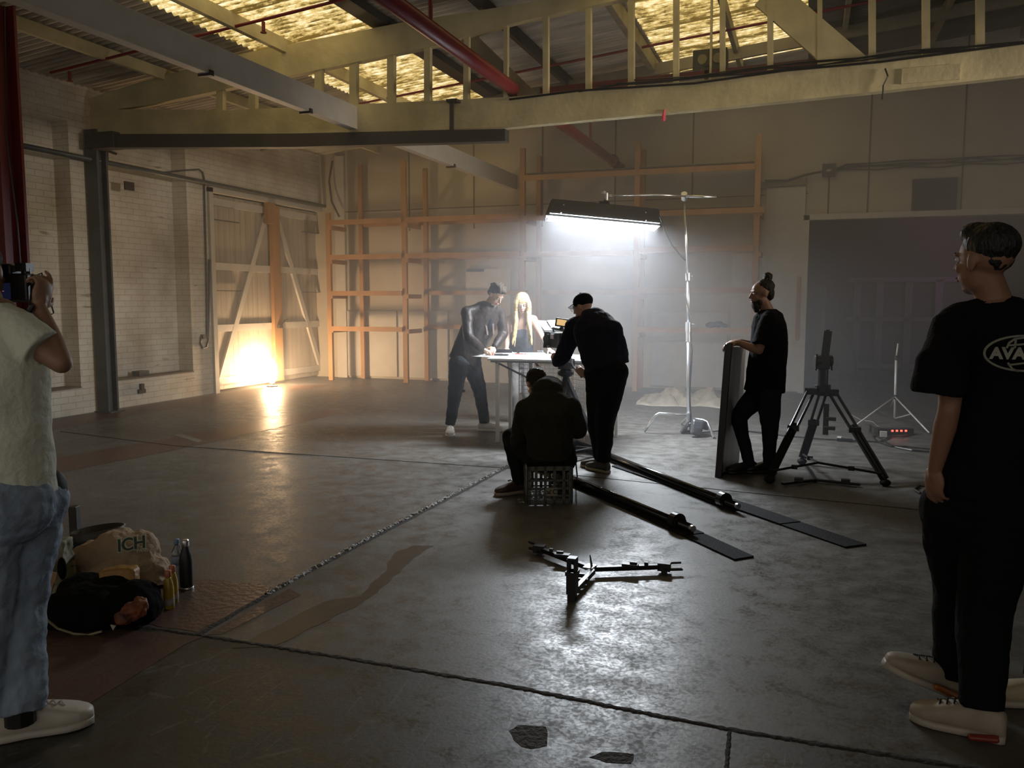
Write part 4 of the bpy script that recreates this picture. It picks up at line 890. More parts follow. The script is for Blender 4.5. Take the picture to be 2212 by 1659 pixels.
side(cc + fn * cdp / 2, rn, fn, cw).build('side_panel', M_crate, cr); side(cc - fn * cdp / 2, rn, -fn, cw).build('side_panel', M_crate, cr)
side(cc + rn * cw / 2, fn, rn, cdp).build('side_panel', M_crate, cr); side(cc - rn * cw / 2, fn, -rn, cdp).build('side_panel', M_crate, cr)
mb = MB()
for i in range(9): mb.box(cc + rn * (-.16 + i * .04) + UPZ * .03, (.012, cdp - .02, .008), Rz)
for i in range(9): mb.box(cc + fn * (-.16 + i * .04) + UPZ * .03, (cw - .02, .012, .008), Rz)
mb.build('base_grid', M_crate, cr)
lb = cc + fn * (cdp / 2 + .004) + rn * .012 + UPZ * .093
lo_ = MB().box(lb, (.088, .004, .062), Rz).build('label', mat('cream_label', (.26, .24, .18), .6), cr)
text('K', .052, M_black, lo_, lb + fn * .003 - rn * .02, UPZ, -rn, .001, bold=.001)
text('C', .052, M_black, lo_, lb + fn * .003 + rn * .024, rn, UPZ, .001, bold=.001)
# ================================================================== people
M_skin = mat('skin', (.42, .24, .17), .5, var=.1, vscale=8)
M_skinp = mat('fair_skin', (.42, .26, .19), .6)
M_skind = mat('tanned_skin', (.26, .135, .085), .55)
M_lip = mat('lip', (.30, .09, .08), .5)
M_eyew = mat('eye_white', (.6, .58, .55), .3); M_iris = mat('eye_dark', (.02, .015, .01), .2)
def basis(F, U):
    F = V(F).normalized(); U = V(U); U = (U - F * U.dot(F)).normalized(); R = F.cross(U)
    return R, F, U, Matrix((R, F, U)).transposed()
def add_head(mb, c, F, U, k=1.):
    R, F, U, M = basis(F, U); P = lambda x, y, z: c + (R * x + F * y + U * z) * k
    e = lambda x, y, z, a, b, d: mb.ell(P(x, y, z), (a * k, b * k, d * k), M)
    e(0, -.008, .022, .074, .094, .083); e(0, .022, -.04, .062, .068, .078); e(0, .05, -.098, .030, .028, .022)
    e(0, .01, -.075, .054, .055, .045)
    for s in (-1, 1):
        e(s * .035, .062, -.03, .022, .020, .02); e(s * .076, -.008, -.012, .008, .018, .031); e(s * .030, .078, .020, .022, .012, .009)
        mb.rc(P(s * .012, .090, -.034), .008 * k, P(s * .010, .098, -.034), .007 * k, 8)
    mb.rc(P(0, .086, .012), .009 * k, P(0, .110, -.028), .011 * k, 10)
    e(0, .086, -.062, .024, .012, .008); e(0, .083, -.073, .020, .012, .008)
    return P, M
def add_face_parts(par, P, M, k=1., skin=None):
    for s in (-1, 1):
        o = MB().ell(P(s * .030, .078, .002), (.013 * k, .010 * k, .010 * k), M).build('eye', M_eyew, par, smooth=True)
        sub(MB().ell(P(s * .030, .086, .001), (.006 * k, .004 * k, .006 * k), M), 'iris', M_iris, o)
        MB().rc(P(s * .016, .092, .022), .004 * k, P(s * .046, .080, .024), .003 * k, 8).build('eyebrow', mat('brow', (.05, .03, .02), .8), par)
    MB().ell(P(0, .096, -.062), (.021 * k, .006 * k, .0045 * k), M).ell(P(0, .093, -.071), (.017 * k, .006 * k, .005 * k), M).build('lips', M_lip, par, smooth=True)
def add_hand(mb, w_, d, n_, side, curl=35, k=1., spread=.0, thumb=40, wrist_r=.026, curls=None):
    # w_: wrist, d: direction of the fingers, n_: direction the palm faces, side: +1 if the thumb is on d x n side
    d = V(d).normalized(); n_ = V(n_); n_ = (n_ - d * n_.dot(d)).normalized(); s_ = d.cross(n_) * side
    P = lambda a, b, c: w_ + (d * a + s_ * b + n_ * c) * k
    M = Matrix((s_, d, n_)).transposed()
    mb.ell(P(.05, 0, 0), (.042 * k, .055 * k, .017 * k), M); mb.rc(P(-.01, 0, 0), wrist_r * .85 * k, P(.03, 0, 0), .023 * k, 12)
    mb.ell(P(.035, .022, .006), (.018 * k, .032 * k, .017 * k), M)
    for i, (b, L_, r) in enumerate(((.030, .082, .0092), (.010, .092, .0095), (-.011, .085, .0090), (-.030, .066, .0080))):
        p = P(.088 - abs(b - .008) * .25, b, .0); a = math.radians(6 + i * 2); c_ = curls[i] if curls else curl + i * 4
        seg = [(.45, c_ * .7), (.32, c_ * .95), (.23, c_ * .7)]
        dir_ = d; ang = 0
        for f, (t_, da) in enumerate(seg):
            ang += math.radians(da); dir_ = (d * math.cos(ang) + n_ * math.sin(ang) + s_ * (b * 3 * spread)).normalized()
            q = p + dir_ * L_ * t_ * k; mb.rc(p, r * (1 - .1 * f) * k, q, r * (.93 - .1 * f) * k, 8); p = q
    a = math.radians(thumb); p = P(.018, .030, .006); d1 = (d * math.cos(a) + s_ * math.sin(a) + n_ * .35).normalized(); q = p + d1 * .040 * k
    mb.rc(p, .013 * k, q, .0105 * k, 8); d2 = (d * math.cos(a * .5) + s_ * math.sin(a * .5) + n_ * .55).normalized(); mb.rc(q, .0105 * k, q + d2 * .032 * k, .0085 * k, 8)
def shoe(par, ankle, d, up=(0, 0, 1), m=None, ms=None, name='shoe', Ln=.30, hi=.10, wd=.105, lace=None):
    # ankle: point above the heel at sole level; d: toe direction
    d = V(d).normalized(); U = V(up); U = (U - d * U.dot(d)).normalized(); s_ = d.cross(U)
    def ringf(t, w_, z0, z1, n=16, pw=2.6):
        c = ankle + d * (t * Ln - .075); r = []
        for k in range(n):
            a = 2 * math.pi * k / n; ca, sa = math.cos(a), math.sin(a)
            x = math.copysign(abs(ca) ** (2 / pw), ca) * w_ / 2; z = (z0 + z1) / 2 + math.copysign(abs(sa) ** (2 / pw), sa) * (z1 - z0) / 2
            r.append(c + s_ * x + U * z)
        return r
    prof = [(0, .45), (.04, .68), (.15, .74), (.35, .72), (.55, .88), (.72, 1.), (.85, .92), (.95, .66), (1., .36)]
    up_ = [.72, .92, 1.0, .96, .82, .66, .54, .42, .30]
    mb = MB(); mb.loft([ringf(t, wd * w_, .018, .018 + hi * h * .85 + .006) for (t, w_), h in zip(prof, up_)])
    mb.rc(ankle + U * .06 + d * .0, .042, ankle + U * (.055 + hi * .55) + d * .0, .040)
    o = mb.build(name, m, par); soften(o, .007, 3)
    mb = MB(); mb.loft([ringf(t, wd * w_ * 1.06, .0, .030, pw=5) for t, w_ in prof]); sub(mb, 'sole', ms or m, o, smooth=True)
    if lace:
        lb_ = MB()
        for i in range(5):
            t = .38 + i * .075; z = .018 + hi * (.98 - i * .085) * .86; c = ankle + d * (t * Ln - .075) + U * .010; w2 = .022
            lb_.tube([c - s_ * w2 + U * z * .97, c + U * (z + .008), c + s_ * w2 + d * .012 + U * z * .97], .0035, 6)
        sub(lb_, 'laces', lace, o)
    return o
def torso_cloth(mb, pel, che, neck, rp, rc_, W_=(.185, .125, .205, .13), hem=.0, n=22):
    """pelvis centre, chest centre, neck base; right vectors; half widths and depths at hem and chest"""
    pts = [pel + (pel - che).normalized() * hem, pel, pel.lerp(che, .45), che, che.lerp(neck, .45), che.lerp(neck, .8), neck]
    a = [W_[0], W_[0], W_[0] * .4 + W_[2] * .6, W_[2], W_[2] * .90, W_[2] * .62, .075]; b = [W_[1], W_[1], W_[1] * .5 + W_[3] * .5, W_[3], W_[3] * .92, W_[3] * .78, .07]
    rings = []
    for i, p in enumerate(pts):
        u = (pts[min(i + 1, len(pts) - 1)] - pts[max(i - 1, 0)]).normalized(); r = rp.lerp(rc_, min(1, i / 3)); r = (r - u * r.dot(u)).normalized(); f = u.cross(r)
        rings.append([p + r * a[i] * math.cos(2 * math.pi * k / n) + f * b[i] * math.sin(2 * math.pi * k / n) for k in range(n)])
    mb.loft(rings)
def person(name_lab, root, J, skin, headF, headU, hands=(), k=1., vox=.007, torso=(.15, .10, .165, .105)):
    """J: joints. Builds the continuous body mesh; returns the person Empty and head frame"""
    e = thing('person', name_lab, 'person', V((root.x, root.y, 0)))
    mb = MB(); pel, che, neck, head = J['pel'], J['che'], J['neck'], J['head']
    torso_cloth(mb, pel, che, neck, J['rp'], J['rc'], torso)
    mb.rc(neck - (che - neck).normalized() * -.02, .058, head - V(headU).normalized() * .05, .052)
    mb.chain([(J['sL'], .055), (J['sR'], .055)])
    for s in 'LR':
        mb.chain([(J['s' + s], .052), (J['s' + s].lerp(J['e' + s], .35), .046), (J['e' + s], .036), (J['e' + s].lerp(J['w' + s], .3), .038), (J['w' + s], .025)])
        if 'k' + s in J:
            mb.chain([(J['h' + s], .085), (J['h' + s].lerp(J['k' + s], .5), .072), (J['k' + s], .052), (J['k' + s].lerp(J['a' + s], .3), .054), (J['a' + s], .036)])
            mb.rc(J['a' + s], .036, J['a' + s] - UPZ * .03 , .035)
    P, M = add_head(mb, head, headF, headU, k)
    for h in hands: add_hand(mb, *h[0], **h[1])
    b = mb.build('body', skin, e); soften(b, vox, 3)
    return e, P, M
def traps(mb, J, r=.07, d=.045):
    for s in 'LR': mb.chain([(J['neck'] - (J['neck'] - J['che']).normalized() * d, r), (J['s' + s], r * .95)])
def sleeves(mb, J, s, r0, r1, r2, end=1., cuff=None):
    S_, E_, W_ = J['s' + s], J['e' + s], J['w' + s]
    if end <= 0: mb.chain([(S_, r0), (S_.lerp(E_, 1 + end), r1)]); return
    mb.chain([(S_, r0), (S_.lerp(E_, .5), (r0 + r1) / 2), (E_, r1), (E_.lerp(W_, .4), r1 * .95), (E_.lerp(W_, end), r2)])
def legs(mb, J, r=(.105, .092, .075, .07, .06), ext=.03):
    for s in 'LR':
        h, k_, a = J['h' + s], J['k' + s], J['a' + s]
        mb.chain([(h, r[0]), (h.lerp(k_, .5), r[1]), (k_, r[2]), (k_.lerp(a, .4), r[3])]); mb.tube([k_.lerp(a, .3), k_.lerp(a, .7), a + (a - k_).normalized() * ext], [r[3], (r[3] + r[4]) / 2, r[4]], 16)
    mb.rc(J['hL'], r[0] * 1.05, J['hR'], r[0] * 1.05)
    mb.ell(J['pel'], (.16, .12, .13), Matrix((J['rp'], J['rp'].cross(UPZ) * -1, UPZ)).transposed())
def JJ(h0, **kw):
    return {k_: W(*(v if len(v) == 3 else (*v, h0))) for k_, v in kw.items()}
def vw(x, d, z=0): return (RT * x + FH * d + UPZ * z).normalized()     # direction in the camera's heading: right, away, up

# ---------- A: man in the dark leather jacket, leaning over the table
J = JJ(9.7, pel=(1004, 772, 9.62), che=(1040, 694, 9.68), neck=(1058, 655, 9.70), head=(1071, 636, 9.62), sL=(1080, 676, 9.86), eL=(1087, 722, 9.82), wL=(1068, 750, 9.56),
       sR=(1008, 674, 9.50), eR=(1012, 728, 9.30), wR=(1042, 754, 9.42), hL=(1018, 785, 9.74), kL=(1036, 842, 9.82), aL=(1046, 908, 9.86), hR=(992, 785, 9.54), kR=(983, 848, 9.58), aR=(973, 912, 9.62))
J['rp'] = vw(-.8, -.6); J['rc'] = vw(-.75, -.66)
e, P, M = person('man in a dark leather jacket and jeans, bent over the white table writing', FL(1010, 925), J, M_skinp, vw(.62, -.55, -.75), vw(.5, -.45, .7),
                 hands=(((J['wR'], vw(.9, .1, -.35), vw(.1, .1, -1), 1), dict(curl=38)), ((J['wL'], vw(-.3, -.5, -.55), vw(-.5, .2, -.8), -1), dict(curl=42))), vox=.0075)
add_face_parts(e, P, M)
M_leather = mat('dark_leather', (.018, .012, .010), .5, spec=.16, var=.3, vscale=9, bump=.8, bscale=9, stretch=(1, 1, .5))
mb = MB(); torso_cloth(mb, J['pel'], J['che'], J['neck'], J['rp'], J['rc'], (.195, .135, .215, .15), hem=.07)
traps(mb, J, .066); mb.tube([J['neck'] - UPZ * .05, J['neck'] + UPZ * .0 + RT * .0], [.095, .078], 16)
for s in 'LR': sleeves(mb, J, s, .070, .058, .042, .95)
o = mb.build('jacket', M_leather, e); soften(o, .010, 4, .018, .11)
mb = MB(); fw = J['rc'].cross(UPZ) * -1; c = J['che'] + vw(.62, -.6, -.2) * .115
mb.ell(c + UPZ * .03, (.055, .045, .12), Matrix((J['rc'], fw, UPZ)).transposed()); o = mb.build('shirt_front', mat('blue_black_shirt', (.006, .007, .011), .9, spec=.1), e, smooth=True)
mb = MB()
for s_ in (-1, 1): mb.bar(c + J['rc'] * s_ * .06 + UPZ * .11, c + J['rc'] * s_ * .045 + vw(.6, -.6) * .035 - UPZ * .13, .03, .016, up=vw(.6, -.6))
o = mb.build('lapel', mat('brown_lapel', (.045, .024, .020), .5, bump=.4, bscale=20), e, bevel=.004)
MB().tube([J['neck'] + vw(.6, -.6) * .035 - UPZ * .005, J['neck'] + vw(.6, -.6) * .06 - UPZ * .035], [.045, .05], 12).build('shirt_collar', mat('pale_collar', (.35, .4, .42), .7), e)
M_jean = mat('charcoal_denim', (.022, .024, .028), .9, spec=.08, var=.3, bump=.4, bscale=40)
mb = MB(); legs(mb, J, (.115, .10, .082, .072, .062)); o = mb.build('trousers', M_jean, e); soften(o, .011, 3, .022, .08)
MB().box(J['kR'] + RT * .08 + UPZ * .02, (.07, .03, .03)).build('torn_flap', M_jean, e)
M_trainer = mat('white_trainer', (.62, .58, .54), .5)
shoe(e, V((J['aR'].x, J['aR'].y, 0)), vw(.05, -1), m=M_trainer, ms=M_trainer, lace=M_trainer)
shoe(e, V((J['aL'].x, J['aL'].y, 0)), vw(1, -.25), m=M_trainer, ms=M_trainer, lace=M_trainer)
M_hair = mat('dark_hair', (.012, .008, .006), .6, spec=.3, bump=.8, bscale=60, stretch=(1, 1, .3))
M_hairA = mat('brown_hair', (.022, .015, .010), .7, spec=.12, bump=.8, bscale=60, stretch=(1, 1, .3))
mb = MB(); mb.ell(P(0, -.022, .040), (.079, .095, .080), M); mb.ell(P(0, .045, .100), (.055, .055, .033), M); mb.ell(P(0, -.07, -.01), (.062, .035, .06), M)
for i in range(9): x = -.05 + .0125 * i; mb.chain([(P(x, .078, .085), .011), (P(x * 1.1, .03, .128 + .006 * (i % 2)), .013), (P(x * 1.1, -.06, .118 + .006 * (i % 2)), .012), (P(x, -.10, .07), .012)], 8)
o = mb.build('hair', M_hairA, e); soften(o, .008, 2, .008, .03)
tag(MB().tube([W(1066, 757, 9.44), W(1066, 770, 9.38)], .006, 8).build('red_marker', mat('red_marker', (.55, .04, .05), .4)), 'red marker pen in the leaning man\'s hand', 'pen')

# ---------- B: blonde woman behind the table
J = JJ(10.3, pel=(1125, 775, 10.55), che=(1126, 712, 10.42), neck=(1127, 680, 10.38), head=(1128, 655, 10.28), sL=(1152, 690, 10.42), eL=(1169, 722, 10.34), wL=(1187, 756, 10.22),
       sR=(1101, 690, 10.42), eR=(1097, 724, 10.34), wR=(1094, 753, 10.22), hL=(1137, 785, 10.55), kL=(1138, 852, 10.5), aL=(1140, 912, 10.6), hR=(1113, 785, 10.55), kR=(1112, 852, 10.5), aR=(1110, 912, 10.6))
J['rp'] = vw(-1, 0); J['rc'] = vw(-1, 0)
e, P, M = person('blonde woman in a strappy dark top leaning on the table behind it', FL(1126, 900), J, M_skinp, vw(-.02, -.9, -.42), vw(0, -.4, .9), k=.94,
                 hands=(((J['wR'], vw(.25, -.9, -.35), vw(0, 0, -1), 1), dict(curl=10, spread=1.5)), ((J['wL'], vw(.5, -.8, -.3), vw(0, 0, -1), -1), dict(curl=14, spread=1.))), vox=.0075, torso=(.145, .10, .145, .095))
add_face_parts(e, P, M, .94)
M_top_ = mat('slate_camisole', (.045, .05, .065), .7)
mb = MB(); torso_cloth(mb, J['pel'], J['che'] - UPZ * .06, J['che'] + UPZ * .065, J['rp'], J['rc'], (.165, .115, .15, .108), hem=.1); o = mb.build('camisole', M_top_, e); soften(o, .009, 2, .01, .06)
mb = MB()
for s_ in (-1, 1): mb.tube([J['che'] + UPZ * .05 + RT * s_ * .05 - FH * .10, J['neck'] + RT * s_ * .08 - FH * .05 - UPZ * .01, J['neck'] + RT * s_ * .08 + FH * .06 - UPZ * .02], .006, 6)
mb.build('shoulder_strap', M_top_, e)
mb = MB(); legs(mb, J, (.10, .085, .065, .06, .05)); o = mb.build('trousers', mat('grey_trousers', (.14, .13, .13), .8), e); soften(o, .011, 2, .012, .08)
for s in 'LR': shoe(e, V((J['a' + s].x, J['a' + s].y, 0)), vw(0, -1), m=M_black, ms=M_black, Ln=.25, wd=.09)
M_blond = mat('blonde_hair', (.50, .36, .17), .55, var=.2, vscale=14, bump=.8, bscale=50, stretch=(3, 3, .3))
mb = MB(); mb.ell(P(0, -.02, .045), (.088, .10, .092), M)
for s_ in (-1, 1):
    for q_, (x, w_, L_) in enumerate(((.062, .024, .30), (.075, .026, .42), (.080, .026, .40), (.05, .02, .46))):
        f0 = .06 - q_ * .02; a = P(s_ * x * .5, f0 * .4, .115); b = P(s_ * (x + .012), f0, .02); c = P(s_ * (x + .018), f0 + .005, -.08)
        d_ = V((0, 0, 0)) + c - UPZ * (.13) - FH * .03 * (1 if q_ == 0 or q_ == 3 else 0); g_ = V((c.x, c.y, 0)) + UPZ * (c.z - L_) - FH * .04 - RT * s_ * .03
        mb.chain([(a, w_), (b, w_), (c, w_), (d_, w_ * .95), (g_, w_ * .45)], 10)
for x in (-.06, -.03, 0, .03, .06): mb.chain([(P(x, -.09, .03), .035), (P(x * 1.2, -.10, -.1), .035), (P(x * 1.2, -.09, -.25), .03)], 10)
o = mb.build('hair', M_blond, e); soften(o, .008, 3, .010, .03)

# ---------- C: camera operator seen from behind
J = JJ(7.8, pel=(1312, 790, 7.55), che=(1288, 712, 7.62), neck=(1270, 684, 7.72), head=(1259, 662, 7.82), sL=(1243, 706, 7.85), eL=(1214, 772, 7.95), wL=(1200, 783, 8.15),
       sR=(1322, 715, 7.55), eR=(1338, 768, 7.62), wR=(1264, 812, 7.92), hL=(1295, 805, 7.6), kL=(1290, 905, 7.62), aL=(1297, 985, 7.56), hR=(1325, 805, 7.5), kR=(1308, 905, 7.5), aR=(1303, 992, 7.44))
J['rp'] = vw(.95, .25); J['rc'] = vw(.93, .35)
e, P, M = person('camera operator in black cap and navy hoodie, seen from behind bending to the film camera', FL(1296, 1012), J, M_skin, vw(-.75, .6, -.35), vw(-.3, .3, .9),
                 hands=(((J['wL'], vw(-.3, .6, .4), vw(.6, .1, .2), 1), dict(curl=45)), ((J['wR'], vw(-.5, .1, .5), vw(-.2, .7, .1), -1), dict(curl=60))), vox=.007)
add_face_parts(e, P, M)
M_hood = mat('navy_hoodie', (.018, .019, .030), .9, spec=.08, bump=.5, bscale=50)
mb = MB(); torso_cloth(mb, J['pel'], J['che'], J['neck'], J['rp'], J['rc'], (.215, .15, .225, .165), hem=.02)
traps(mb, J, .085, .06)
sleeves(mb, J, 'L', .10, .075, .06, .70); sleeves(mb, J, 'R', .10, .085, .055, .85)
mb.ell(J['neck'] + vw(.5, -.5, .1) * .07, (.12, .10, .075), Matrix((J['rc'], J['rc'].cross(UPZ) * -1, UPZ)).transposed())
o = mb.build('hoodie', M_hood, e); soften(o, .010, 4, .028, .10)
mb = MB(); legs(mb, J, (.135, .118, .095, .088, .062)); o = mb.build('trousers', mat('black_trousers', (.012, .012, .014), .9, spec=.08, bump=.3, bscale=40), e); soften(o, .011, 3, .024, .10)
M_trB = mat('dark_trainer', (.035, .028, .022), .6); M_solB = mat('tan_sole', (.30, .25, .17), .5)
shoe(e, V((J['aR'].x, J['aR'].y, 0.0)) - vw(-.1, .9) * .0, vw(-.55, .8), m=M_trB, ms=M_solB); shoe(e, V((J['aL'].x, J['aL'].y, 0)), vw(-.7, .7), m=M_trB, ms=M_solB)
mb = MB(); mb.ell(P(0, -.015, .045), (.086, .104, .080), M); o = mb.build('cap', mat('black_cap', (.010, .011, .014), .9, spec=.08), e); soften(o, .008, 2)
sub(MB().ell(P(0, -.01, .128), (.010, .010, .007), M), 'cap_button', M_black, o); sub(MB().prism([P(-.06, .07, .038), P(.06, .07, .038), P(.045, .135, .030), P(0, .15, .028), P(-.045, .135, .030)], (0, 0, .006)), 'cap_peak', M_black, o)
mb = MB()
for s_ in (-1, 1): mb.tube([P(s_ * .032 + .024 * math.cos(a), .104, .002 + .018 * math.sin(a)) for a in [i * math.pi / 8 for i in range(17)]], .002, 6); mb.tube([P(s_ * .056, .104, .004), P(s_ * .08, .0, .0)], .002, 6)
mb.tube([P(-.008, .106, .004), P(.008, .106, .004)], .002, 6); mb.build('glasses', M_black, e)

# ---------- D: seated man on the milk crate, back to the camera
J = JJ(6.3, pel=(1188, 985, 6.42), che=(1186, 898, 6.38), neck=(1178, 842, 6.55), head=(1158, 828, 6.68), sL=(1136, 886, 6.42), eL=(1120, 952, 6.6), wL=(1150, 968, 6.95),
       sR=(1232, 882, 6.40), eR=(1250, 928, 6.46), wR=(1245, 936, 6.75), hL=(1160, 990, 6.45), kL=(1104, 945, 6.75), aL=(1122, 1040, 6.62), hR=(1216, 992, 6.45), kR=(1222, 965, 6.98), aR=(1204, 1040, 6.9))
J['rp'] = vw(1, -.05); J['rc'] = vw(1, .08)
e, P, M = person('man in an olive green hoodie sitting on the milk crate, seen from behind', FL(1188, 1075), J, M_skin, vw(-.35, .8, -.55), vw(-.15, .45, .8),
                 hands=(((J['wR'], vw(-.7, .6, -.1), vw(-.2, -.1, -1), -1), dict(curl=45)), ((J['wL'], vw(.6, .6, -.1), vw(.2, -.1, -1), 1), dict(curl=45))), vox=.0065)
M_olive = mat('olive_hoodie', (.034, .034, .022), .9, spec=.08, bump=.6, bscale=45, var=.2, vscale=10)
mb = MB(); torso_cloth(mb, J['pel'], J['che'], J['neck'], J['rp'], J['rc'], (.170, .135, .20, .15), hem=.01)
traps(mb, J, .08, .06)
sleeves(mb, J, 'L', .088, .07, .05, .9); sleeves(mb, J, 'R', .088, .068, .05, .75)
Mh = Matrix((J['rc'], FH, UPZ)).transposed()
mb.ell(J['neck'] + vw(.2, -.6, .25) * .05, (.125, .12, .085), Mh); mb.ell(J['neck'] + vw(.2, .3, .2) * .06, (.115, .10, .08), Mh)
o = mb.build('hoodie', M_olive, e); soften(o, .009, 4, .022, .09)
mb = MB(); legs(mb, J, (.105, .095, .078, .066, .058)); o = mb.build('trousers', mat('black_cargo', (.012, .012, .012), .9, spec=.08, bump=.3, bscale=40), e); soften(o, .010, 3, .02, .08)
M_trC = mat('maroon_trainer', (.045, .018, .018), .6); M_solC = mat('pinkish_sole', (.30, .23, .20), .5)
sh_ = shoe(e, V((J['aL'].x, J['aL'].y, 0)) + vw(-1, 0) * .0, vw(-.75, -.35), m=M_trC, ms=M_solC, Ln=.29); shoe(e, V((J['aR'].x, J['aR'].y, 0)), vw(0, 1), m=M_trC, ms=M_solC)
sub(MB().tube([FL(1098, 1058) + UPZ * .075, FL(1105, 1060) + UPZ * .09, FL(1112, 1064) + UPZ * .065], .008, 6), 'side_stripe', M_solC, sh_)
mb = MB(); mb.ell(P(0, -.02, .035), (.084, .098, .088), M); mb.ell(P(0, -.05, -.02), (.074, .06, .07), M); o = mb.build('hair', M_hair, e); soften(o, .007, 2, .016, .02)
tag(MB().tube([W(1243, 975, 6.5), W(1244, 1000, 6.5), W(1247, 1030, 6.5), FL(1243, 1036) + UPZ * .01], .006, 6).tube([W(1239, 985, 6.45), W(1236, 1010, 6.45)], .005, 6).build('hanging_strap', M_black), 'thin black strap hanging down beside the milk crate', 'strap')

# ---------- E: bearded man in profile
J = JJ(7.45, pel=(1652, 838, 7.42), che=(1662, 730, 7.42), neck=(1659, 670, 7.42), head=(1645, 633, 7.42), sL=(1658, 682, 7.62), eL=(1640, 750, 7.66), wL=(1600, 738, 7.6),
       sR=(1662, 686, 7.24), eR=(1640, 757, 7.18), wR=(1594, 740, 7.28), hL=(1640, 850, 7.52), kL=(1594, 900, 7.5), aL=(1618, 1000, 7.42), hR=(1660, 850, 7.32), kR=(1664, 925, 7.36), aR=(1660, 1010, 7.44))
J['rp'] = vw(-.1, -1); J['rc'] = vw(-.1, -1)
e, P, M = person('bearded man with a hair bun and black t-shirt, resting his hands on the tall panel', FL(1640, 1025), J, M_skind, vw(-1, -.05, -.12), vw(-.1, 0, 1),
                 hands=(((J['wR'], vw(-.95, .1, -.1), vw(-.3, 0, -.9), 1), dict(curl=38)), ((J['wL'], vw(-.95, 0, 0), vw(-.2, 0, -1), -1), dict(curl=30))), vox=.0065)
add_face_parts(e, P, M)
M_tee = mat('black_tshirt', (.0075, .0075, .009), .9, spec=.08, bump=.4, bscale=60)
mb = MB(); torso_cloth(mb, J['pel'], J['che'], J['neck'] + UPZ * .01, J['rp'], J['rc'], (.205, .175, .205, .16), hem=.03)
traps(mb, J, .068, .05)
for s in 'LR': mb.tube([J['s' + s], J['s' + s].lerp(J['e' + s], .4), J['s' + s].lerp(J['e' + s], .85)], [.076, .078, .082], 18)
o = mb.build('t_shirt', M_tee, e); soften(o, .009, 3, .02, .12)
mb = MB(); legs(mb, J, (.11, .098, .075, .062, .05)); o = mb.build('jeans', mat('black_denim', (.014, .018, .021), .9, spec=.08, bump=.3, bscale=40), e); soften(o, .009, 3, .016, .07)
for s in 'LR': shoe(e, V((J['a' + s].x, J['a' + s].y, 0)), vw(-1, -.2), m=M_black, ms=M_black, Ln=.30)
mb = MB(); mb.ell(P(0, -.034, .050), (.078, .088, .072), M); mb.ell(P(0, -.062, -.005), (.070, .05, .075), M); mb.ell(P(0, -.07, .135), (.042, .042, .042), M); mb.rc(P(0, -.045, .09), .045, P(0, -.066, .13), .03)
o = mb.build('hair', M_hair, e); soften(o, .007, 2, .010, .03)
mb = MB(); mb.ell(P(0, .058, -.098), (.048, .042, .055), M); mb.ell(P(0, .035, -.07), (.063, .045, .045), M); mb.rc(P(-.02, .098, -.050), .007, P(.02, .098, -.050), .007, 8); mb.ell(P(0, .06, -.13), (.034, .03, .04), M)
o = mb.build('beard', M_hair, e); soften(o, .007, 2, .006, .02)

# ---------- F: walking man at the right, seen from behind
J = JJ(2.9, pel=(2130, 1070, 2.95), che=(2168, 810, 2.93), neck=(2150, 648, 2.93), head=(2128, 560, 2.93), sL=(2068, 702, 2.95), eL=(2050, 885, 2.86), wL=(2020, 1012, 2.93),
       sR=(2262, 705, 2.84), eR=(2290, 900, 2.80), wR=(2285, 1040, 2.86), hL=(2075, 1095, 3.02), kL=(2070, 1275, 3.16), aL=(2062, 1450, 3.12), hR=(2165, 1095, 2.90), kR=(2125, 1310, 2.96), aR=(2122, 1512, 2.86))
J['rp'] = vw(.93, -.30); J['rc'] = vw(.93, -.35)
e, P, M = person('man in an oversized black t-shirt and black trousers walking left, seen from behind', FL(2110, 1575), J, M_skind, vw(-.38, .92, 0), vw(-.03, .02, 1),
                 hands=(((J['wL'], vw(.05, .1, -1), vw(.7, .3, 0), -1), dict(curl=30, thumb=25)), ((J['wR'], vw(0, .1, -1), vw(-1, 0, 0), -1), dict(curl=30))), vox=.006, k=1.02)
add_face_parts(e, P, M, 1.02)
mb = MB(); torso_cloth(mb, J['pel'], J['che'], J['neck'] + UPZ * .0, J['rp'], J['rc'], (.185, .14, .185, .145), hem=.0, n=28)
traps(mb, J, .080, .06)
mb.tube([J['sL'] - RT * .0, J['sL'].lerp(J['eL'], .3) - RT * .02, J['eL'] + UPZ * .16 - RT * .03, J['eL'] + UPZ * .055 - RT * .035], [.086, .088, .088, .094], 18); mb.chain([(J['sR'], .088), (J['sR'].lerp(J['eR'], .45), .108), (J['eR'] + UPZ * .07, .115)])
o = mb.build('t_shirt', M_tee, e); soften(o, .008, 3, .03, .16); tee = o
mb = MB(); legs(mb, J, (.135, .12, .095, .088, .072)); o = mb.build('trousers', mat('black_chinos', (.008, .008, .009), .9, spec=.08, bump=.3, bscale=40), e); soften(o, .009, 3, .022, .12)
M_trD = mat('cream_trainer', (.36, .31, .25), .6, var=.15, vscale=12); M_solD = mat('worn_white_sole', (.40, .36, .31), .5); M_lace = mat('black_lace', (.015, .012, .012), .7)
ar = FL(2120, 1590)
s1 = shoe(e, ar, vw(-.60, .42), m=M_trD, ms=M_solD, Ln=.31, wd=.115, hi=.115, lace=M_lace)
al = V((J['aL'].x, J['aL'].y, 0)) + UPZ * .02
s2 = shoe(e, al + vw(-.1, .3) * .0 + RT * -.03, vw(-.93, .20, .38), m=M_trD, ms=M_solD, Ln=.33, wd=.115, hi=.115, lace=M_lace)
sub(MB().rc(ar + RT * .02 - FH * .055 + UPZ * .018, .014, ar - RT * .06 - FH * .04 + UPZ * .018, .012), 'heel_cushion', mat('red_bubble', (.20, .03, .02), .2), s1)
